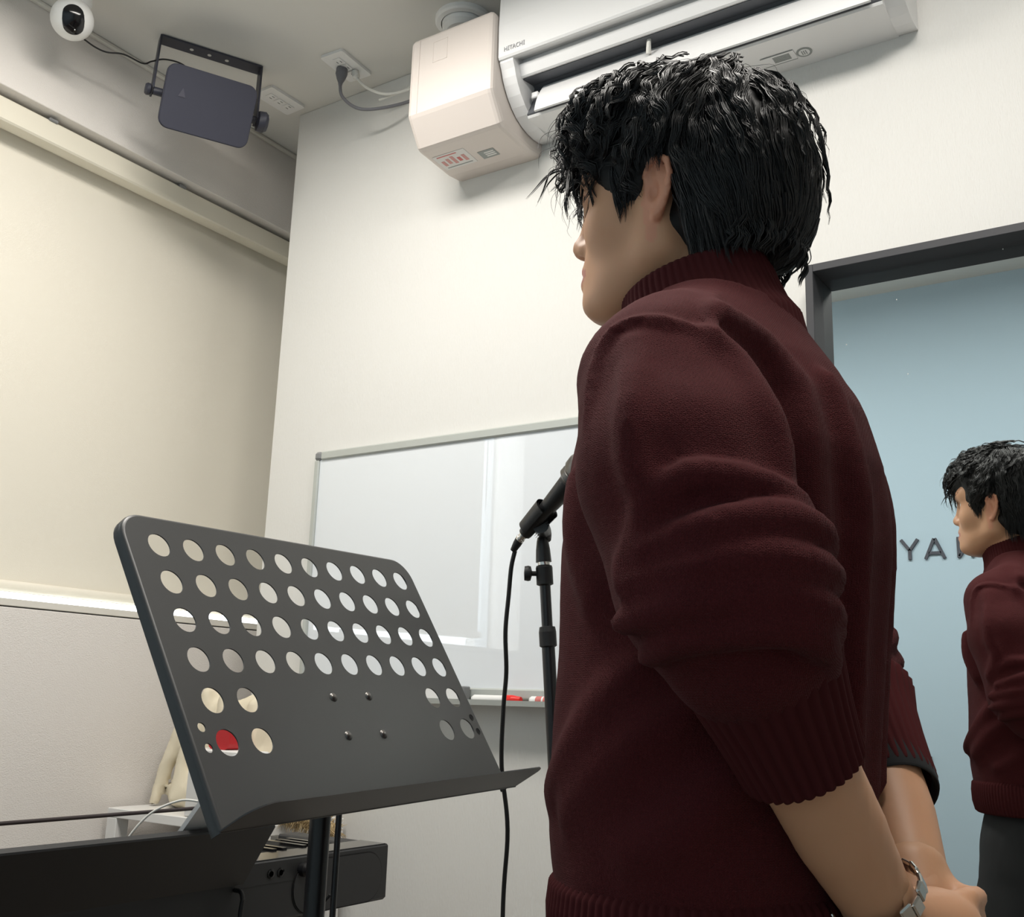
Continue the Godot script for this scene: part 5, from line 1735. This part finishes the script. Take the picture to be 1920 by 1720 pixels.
func make_hair(p: Node3D) -> void:
	var black := mat(Color(0.050, 0.047, 0.050), 0.6, 0.0, 0.4)
	var shell: Array = []
	shell.append(ell(hp(-0.014, 0.058, 0), Vector3(0.124, 0.108, 0.091), 0.02))
	shell.append(ell(hp(-0.052, 0.004, 0), Vector3(0.090, 0.086, 0.083), 0.03))
	shell.append(ell(hp(0.052, 0.094, 0.010), Vector3(0.062, 0.052, 0.072), 0.03))
	var l: Array = shell.duplicate()
	# face opening, higher on the right side
	l.append(ell(hp(0.135, -0.022, 0.0), Vector3(0.100, 0.082, 0.12), 0.012, true))
	l.append(ell(hp(0.110, 0.040, -0.085), Vector3(0.050, 0.055, 0.045), 0.012, true))
	l.append(ell(hp(0.040, -0.085, 0.0), Vector3(0.052, 0.078, 0.14), 0.014, true))
	for s in [-1.0, 1.0]:
		l.append(ell(hp(-0.003, -0.004, 0.100 * s), Vector3(0.024, 0.034, 0.038), 0.008, true))
	l.append(ell(hp(-0.01, -0.135, 0.0), Vector3(0.10, 0.055, 0.12), 0.02, true))
	var acc := new_acc()
	var wav := FastNoiseLite.new()
	wav.seed = 77
	wav.frequency = 1.0
	net(acc, l, HEAD + Vector3(-0.16, -0.12, -0.12), HEAD + Vector3(0.15, 0.19, 0.12), 0.0050, func(v: Vector3) -> float: return -0.003 + 0.004 * wav.get_noise_3d(v.x * 45.0, v.y * 25.0, v.z * 45.0))
	var cap_mesh := acc_obj("hair", acc, black, p)
	cap_mesh.set_meta("label", "black wavy hair")
	# locks: each clump follows the shell from its root, its hairs drawn together towards the tip
	var shine := mat(Color(0.068, 0.062, 0.064), 0.42, 0.0, 0.5)
	var rng := RandomNumberGenerator.new()
	rng.seed = 2024
	var pos := PackedVector3Array()
	var nor := PackedVector3Array()
	var ind := PackedInt32Array()
	var ctr := hp(-0.014, 0.040, 0)
	var crown := Vector3(-0.42, 0.90, 0.05).normalized()
	var made := 0
	while made < 1150:
		var dir := Vector3(rng.randfn(), rng.randfn(), rng.randfn()).normalized()
		if dir.y < -0.55:
			continue
		if dir.x > 0.30 and dir.y < 0.40:
			continue
		if dir.x > -0.30 and dir.y < 0.0 and dir.y > -0.12 and abs(dir.z) > 0.5:
			continue
		if dir.x > -0.22 and dir.y < 0.10:
			continue
		made += 1
		var front: float = clamp((dir.x + 0.10) * 1.6, 0.0, 1.0)
		var top: float = clamp(dir.y * 1.3, 0.0, 1.0)
		var cur := ctr + dir * 0.13
		for k in 3:
			cur -= dir * field(shell, cur)
		var steps := 15
		var seg := rng.randf_range(0.0050, 0.0072)
		var lift := rng.randf_range(-0.002, 0.003) + (rng.randf_range(0.002, 0.013) if rng.randf() < 0.40 * top else 0.0)
		var curl := rng.randf_range(0.0014, 0.0036) * (0.25 + 1.5 * front + 0.9 * top)
		var wl := rng.randf_range(0.024, 0.045)
		var ph := rng.randf_range(0.0, TAU)
		var endy := rng.randf_range(-0.012, 0.016)
		var vel := Vector3()
		var line := PackedVector3Array()
		var out := PackedVector3Array()
		var nrm := dir
		for k in steps:
			var f0 := field(shell, cur)
			var e := 0.002
			nrm = Vector3(field(shell, cur + Vector3(e, 0, 0)) - f0, field(shell, cur + Vector3(0, e, 0)) - f0, field(shell, cur + Vector3(0, 0, e)) - f0).normalized()
			cur -= nrm * (f0 - lift)
			var rel := cur - HEAD
			var away := (cur - ctr).normalized()
			away = (away - crown * away.dot(crown)).normalized()
			var flow := away * 0.9 + Vector3(0.15 * front, -0.70 - 0.35 * (1.0 - top), -0.10 * front)
			flow += Vector3(wav.get_noise_3d(cur.x * 18.0, cur.y * 18.0, cur.z * 18.0), 0.5 * wav.get_noise_3d(cur.y * 18.0 + 30.0, cur.z * 18.0, cur.x * 18.0), wav.get_noise_3d(cur.z * 18.0 + 70.0, cur.x * 18.0, cur.y * 18.0)) * (0.7 + 0.9 * max(front, top * 0.8))
			flow = (flow - nrm * flow.dot(nrm)).normalized()
			vel = (vel * 0.6 + flow).normalized()
			var bin := nrm.cross(vel).normalized()
			var s := k * seg
			var amp: float = curl * min(1.0, k / 4.0)
			line.append(cur + bin * sin(TAU * s / wl + ph) * amp + nrm * (cos(TAU * s / wl + ph) * amp * 0.7 + 0.0008))
			out.append(nrm)
			cur += vel * seg
			# where hair ends: brow in front, cheek bone at the sides, ear, nape
			var stop := -0.072
			var le := -rel.z
			if rel.x > 0.050:
				stop = 0.036 if abs(le) < 0.04 else (0.012 if le > 0.0 else 0.080)
			elif rel.x > 0.014:
				stop = -0.012
			elif rel.x > -0.026:
				stop = 0.032
			elif rel.x > -0.05:
				stop = -0.066
			if rel.y < stop + endy:
				break
		if line.size() < 4:
			continue
		var hairs := 9
		for h in hairs:
			var o1 := rng.randfn() * 0.0026
			var o2 := absf(rng.randfn()) * 0.0012
			var cut: int = line.size() - (rng.randi() % 4 if line.size() > 8 else 0)
			var one := PackedVector3Array()
			var n1 := PackedVector3Array()
			var jit := rng.randf_range(0.0, TAU)
			for k in cut:
				var t := float(k) / (line.size() - 1)
				var tg := (line[min(k + 1, line.size() - 1)] - line[max(k - 1, 0)]).normalized()
				var b2 := out[k].cross(tg).normalized()
				var w := 1.0 - 0.55 * t
				one.append(line[k] + b2 * (o1 * w + 0.0006 * sin(jit + k * 0.8)) + out[k] * (o2 * w))
				n1.append(out[k])
			lock(pos, nor, ind, one, n1, rng.randf_range(0.00045, 0.00085))
	# fringe: curls falling in front of the brow, longer in the middle and on the left
	for i in 60:
		var le := rng.randf_range(-0.030, 0.066)
		var side: float = clamp((le + 0.03) / 0.096, 0.0, 1.0)
		var a0 := hp(0.088 + rng.randf_range(-0.020, 0.012) - 0.022 * side, 0.122 + rng.randf_range(-0.030, 0.010) - 0.012 * side, le * 0.85)
		var drop := rng.randf_range(0.060, 0.098)
		var fwd := rng.randf_range(0.012, 0.040) * (1.0 - 0.45 * side)
		var end := a0 + Vector3(fwd * rng.randf_range(0.5, 1.0), -drop, -rng.randf_range(-0.012, 0.018) - 0.008 * side)
		var mid := a0 + Vector3(fwd, -drop * 0.32, rng.randf_range(-0.012, 0.012))
		clump(pos, nor, ind, [a0, mid, a0.lerp(end, 0.7) + Vector3(rng.randf_range(0.0, 0.016), 0, rng.randf_range(-0.010, 0.010)), end], rng, 9, 0.0032)
	# the tuft that stands out beyond the brow
	for i in 9:
		var a0 := hp(0.098 + rng.randf_range(-0.006, 0.006), 0.066 + rng.randf_range(-0.004, 0.012), 0.020 + rng.randf_range(-0.014, 0.016))
		var e := rng.randf_range(0.45, 1.0)
		var tip := a0 + Vector3(0.055 * e, -0.022 * e - rng.randf_range(0.0, 0.020), rng.randf_range(-0.008, 0.008))
		clump(pos, nor, ind, [a0, a0 + Vector3(0.024 * e, 0.002, 0), a0 + Vector3(0.042 * e, -0.008 * e, 0), tip], rng, 5, 0.0022)
	# loose hairs round the outline
	for i in 260:
		var an := rng.randf_range(-0.5, 2.7)
		var d2 := Vector3(cos(an) * 0.85, sin(an), rng.randf_range(-0.6, 0.6)).normalized()
		if d2.y < 0.0 and d2.x > -0.2:
			continue
		var a0 := ctr + d2 * 0.13
		for k in 3:
			a0 -= d2 * field(shell, a0)
		var tang := Vector3(d2.y, -d2.x, rng.randf_range(-0.6, 0.6)).normalized() * (1.0 if d2.x > -0.25 else -1.0)
		var ln := rng.randf_range(0.014, 0.038)
		free_lock(pos, nor, ind, [a0 - tang * 0.004, a0 + d2 * ln * 0.28 + tang * ln * 0.5, a0 + d2 * ln * 0.36 + tang * ln * 1.0, a0 + d2 * ln * 0.10 + tang * ln * 1.5], rng, rng.randf_range(0.00022, 0.00042))
	# nape ends
	for i in 110:
		var an := rng.randf_range(-1.30, 1.30)
		var a0 := hp(-0.052 - cos(an) * 0.080, -0.034 + rng.randf_range(-0.018, 0.02), sin(an) * 0.076)
		var e := a0 + Vector3(0.012 * cos(an) + rng.randf_range(-0.010, 0.006), -rng.randf_range(0.014, 0.032), rng.randf_range(-0.006, 0.006))
		clump(pos, nor, ind, [a0, a0.lerp(e, 0.4) + Vector3(-0.004, 0, 0), a0.lerp(e, 0.75), e], rng, 7, 0.0026)
	# hair falling behind the ears
	for s in [-1.0, 1.0]:
		for i in 75:
			var a0 := hp(rng.randf_range(-0.072, -0.026), rng.randf_range(-0.020, 0.040), 0.080 * s)
			for k in 3:
				a0 -= Vector3(0, 0, -s) * field(shell, a0)
			var e := hp(a0.x - HEAD.x + rng.randf_range(-0.016, -0.002), rng.randf_range(-0.090, -0.058), (0.066 + rng.randf_range(0.0, 0.004)) * s)
			var m := a0.lerp(e, 0.5)
			for k in 3:
				m -= Vector3(0, 0, -s) * (field(shell, m) - 0.001)
			clump(pos, nor, ind, [a0, m, e], rng, 8, 0.0026)
	# sideburns
	for s in [-1.0, 1.0]:
		for i in 34:
			var a0 := hp(rng.randf_range(0.012, 0.050), rng.randf_range(0.024, 0.050), (0.072 + rng.randf_range(-0.003, 0.003)) * s)
			var e := hp(0.024 + (a0.x - HEAD.x) * 0.28 + rng.randf_range(-0.004, 0.005), -0.016 + rng.randf_range(-0.008, 0.022), (0.0660 + rng.randf_range(0.0, 0.002)) * s)
			clump(pos, nor, ind, [a0, a0.lerp(e, 0.5) + Vector3(0, 0, -0.002 * s), e], rng, 7, 0.0022)
	add_locks("hair_locks", pos, nor, ind, shine, cap_mesh)
	# eyebrows
	for s in [-1.0, 1.0]:
		pos = PackedVector3Array()
		nor = PackedVector3Array()
		ind = PackedInt32Array()
		for i in 70:
			var t := rng.randf()
			var a0 := hp(lerp(0.0962, 0.0835, t), 0.043 + 0.006 * t + rng.randf_range(-0.003, 0.003), lerp(0.014, 0.050, t) * s)
			var e := a0 + Vector3(-0.002, 0.0015, -0.008 * s)
			lock(pos, nor, ind, PackedVector3Array([a0, a0.lerp(e, 0.5) + Vector3(0.001, 0, 0), e]), PackedVector3Array([Vector3.RIGHT, Vector3.RIGHT, Vector3.RIGHT]), 0.0005)
		add_locks("eyebrow", pos, nor, ind, black, p)

func clump(pos: PackedVector3Array, nor: PackedVector3Array, ind: PackedInt32Array, pts: Array, rng: RandomNumberGenerator, hairs: int, spread: float) -> void:
	var ph := rng.randf_range(0.0, TAU)
	var base := spline(pts, 5)
	var c := hp(-0.014, 0.040, 0)
	var n := base.size()
	var amp: float = rng.randf_range(0.0008, 0.0026) * clamp((base[0].distance_to(base[n - 1]) - 0.02) / 0.06, 0.1, 1.0)
	for h in hairs:
		var o1 := rng.randfn() * spread
		var o2 := rng.randfn() * spread * 0.5
		var cut: int = n - rng.randi() % 4
		var line := PackedVector3Array()
		var out := PackedVector3Array()
		for k in cut:
			var t := float(k) / (n - 1)
			var nrm := (base[k] - c).normalized()
			var tg := (base[min(k + 1, n - 1)] - base[max(k - 1, 0)]).normalized()
			var b2 := nrm.cross(tg).normalized()
			var w := 1.0 - 0.6 * t
			line.append(base[k] + b2 * (o1 * w + amp * sin(ph + k * 0.75)) + nrm * (o2 * w + amp * cos(ph + k * 0.75)))
			out.append(nrm)
		lock(pos, nor, ind, line, out, rng.randf_range(0.00042, 0.0008))

func free_lock(pos: PackedVector3Array, nor: PackedVector3Array, ind: PackedInt32Array, pts: Array, rng: RandomNumberGenerator, r: float) -> void:
	var line := spline(pts, 4)
	var out := PackedVector3Array()
	var c := hp(-0.014, 0.052, 0)
	var ph := rng.randf_range(0.0, TAU)
	var side := Vector3(rng.randfn(), rng.randfn() * 0.4, rng.randfn()).normalized()
	for i in line.size():
		line[i] += side * sin(ph + i * 0.9) * 0.0018 * min(1.0, i / 3.0)
		out.append((line[i] - c).normalized())
	lock(pos, nor, ind, line, out, r)

func lock(pos: PackedVector3Array, nor: PackedVector3Array, ind: PackedInt32Array, line: PackedVector3Array, out: PackedVector3Array, r: float) -> void:
	var n := line.size()
	var first := pos.size()
	for i in n:
		var t := (line[min(i + 1, n - 1)] - line[max(i - 1, 0)]).normalized()
		var s := t.cross(out[i]).normalized()
		var u := s.cross(t)
		var rr := r * (1.0 - 0.85 * pow(float(i) / (n - 1), 3.0))
		for k in 3:
			var a := TAU * k / 3.0
			var d := s * cos(a) + u * sin(a)
			pos.append(line[i] + d * rr)
			nor.append(d)
		if i > 0:
			for k in 3:
				var a0 := first + (i - 1) * 3 + k
				var b0 := first + (i - 1) * 3 + (k + 1) % 3
				ind.append_array([a0, b0, b0 + 3, a0, b0 + 3, a0 + 3])

func add_locks(called: String, pos: PackedVector3Array, nor: PackedVector3Array, ind: PackedInt32Array, m: Material, parent: Node) -> void:
	var arr := []
	arr.resize(Mesh.ARRAY_MAX)
	arr[Mesh.ARRAY_VERTEX] = pos
	arr[Mesh.ARRAY_NORMAL] = nor
	arr[Mesh.ARRAY_INDEX] = ind
	var mesh := ArrayMesh.new()
	mesh.add_surface_from_arrays(Mesh.PRIMITIVE_TRIANGLES, arr)
	var o := mesh_obj(called, mesh, m, parent)
	o.set_meta("kind", "stuff")

func make_bracelet(p: Node3D) -> void:
	var br := Node3D.new()
	br.name = "bracelet"
	p.add_child(br)
	var c := bp(-0.1395, 0.925, 0.092)
	br.position = c
	br.set_meta("label", "silver link bracelet")
	var ax := (bp(-0.142, 0.918, 0.088) - bp(-0.121, 0.972, 0.128)).normalized()
	var u := ax.cross(Vector3(0, 0, 1)).normalized()
	var w := u.cross(ax)
	var st := new_st()
	add_box(st, Transform3D.IDENTITY, Vector3(0.0034, 0.0110, 0.0125), 0.0012)
	st.generate_normals()
	var link := st.commit()
	for k in 20:
		var a := TAU * k / 20
		var rd := u * cos(a) + w * sin(a)
		var tg := ax.cross(rd).normalized()
		var tilt := 0.004 * (1 if k % 2 == 0 else -1)
		mesh_obj("link", link, M.steel, br, Transform3D(Basis(rd, tg, rd.cross(tg)), rd * 0.0362 + ax * tilt * 0.4))
	for k in 20:
		var a := TAU * (k + 0.5) / 20
		var rd := u * cos(a) + w * sin(a)
		var tg := ax.cross(rd).normalized()
		mesh_obj("link_pin", link, M.dull_steel, br, Transform3D(Basis(rd * 0.6, tg * 0.6, rd.cross(tg) * 0.55), rd * 0.0355))
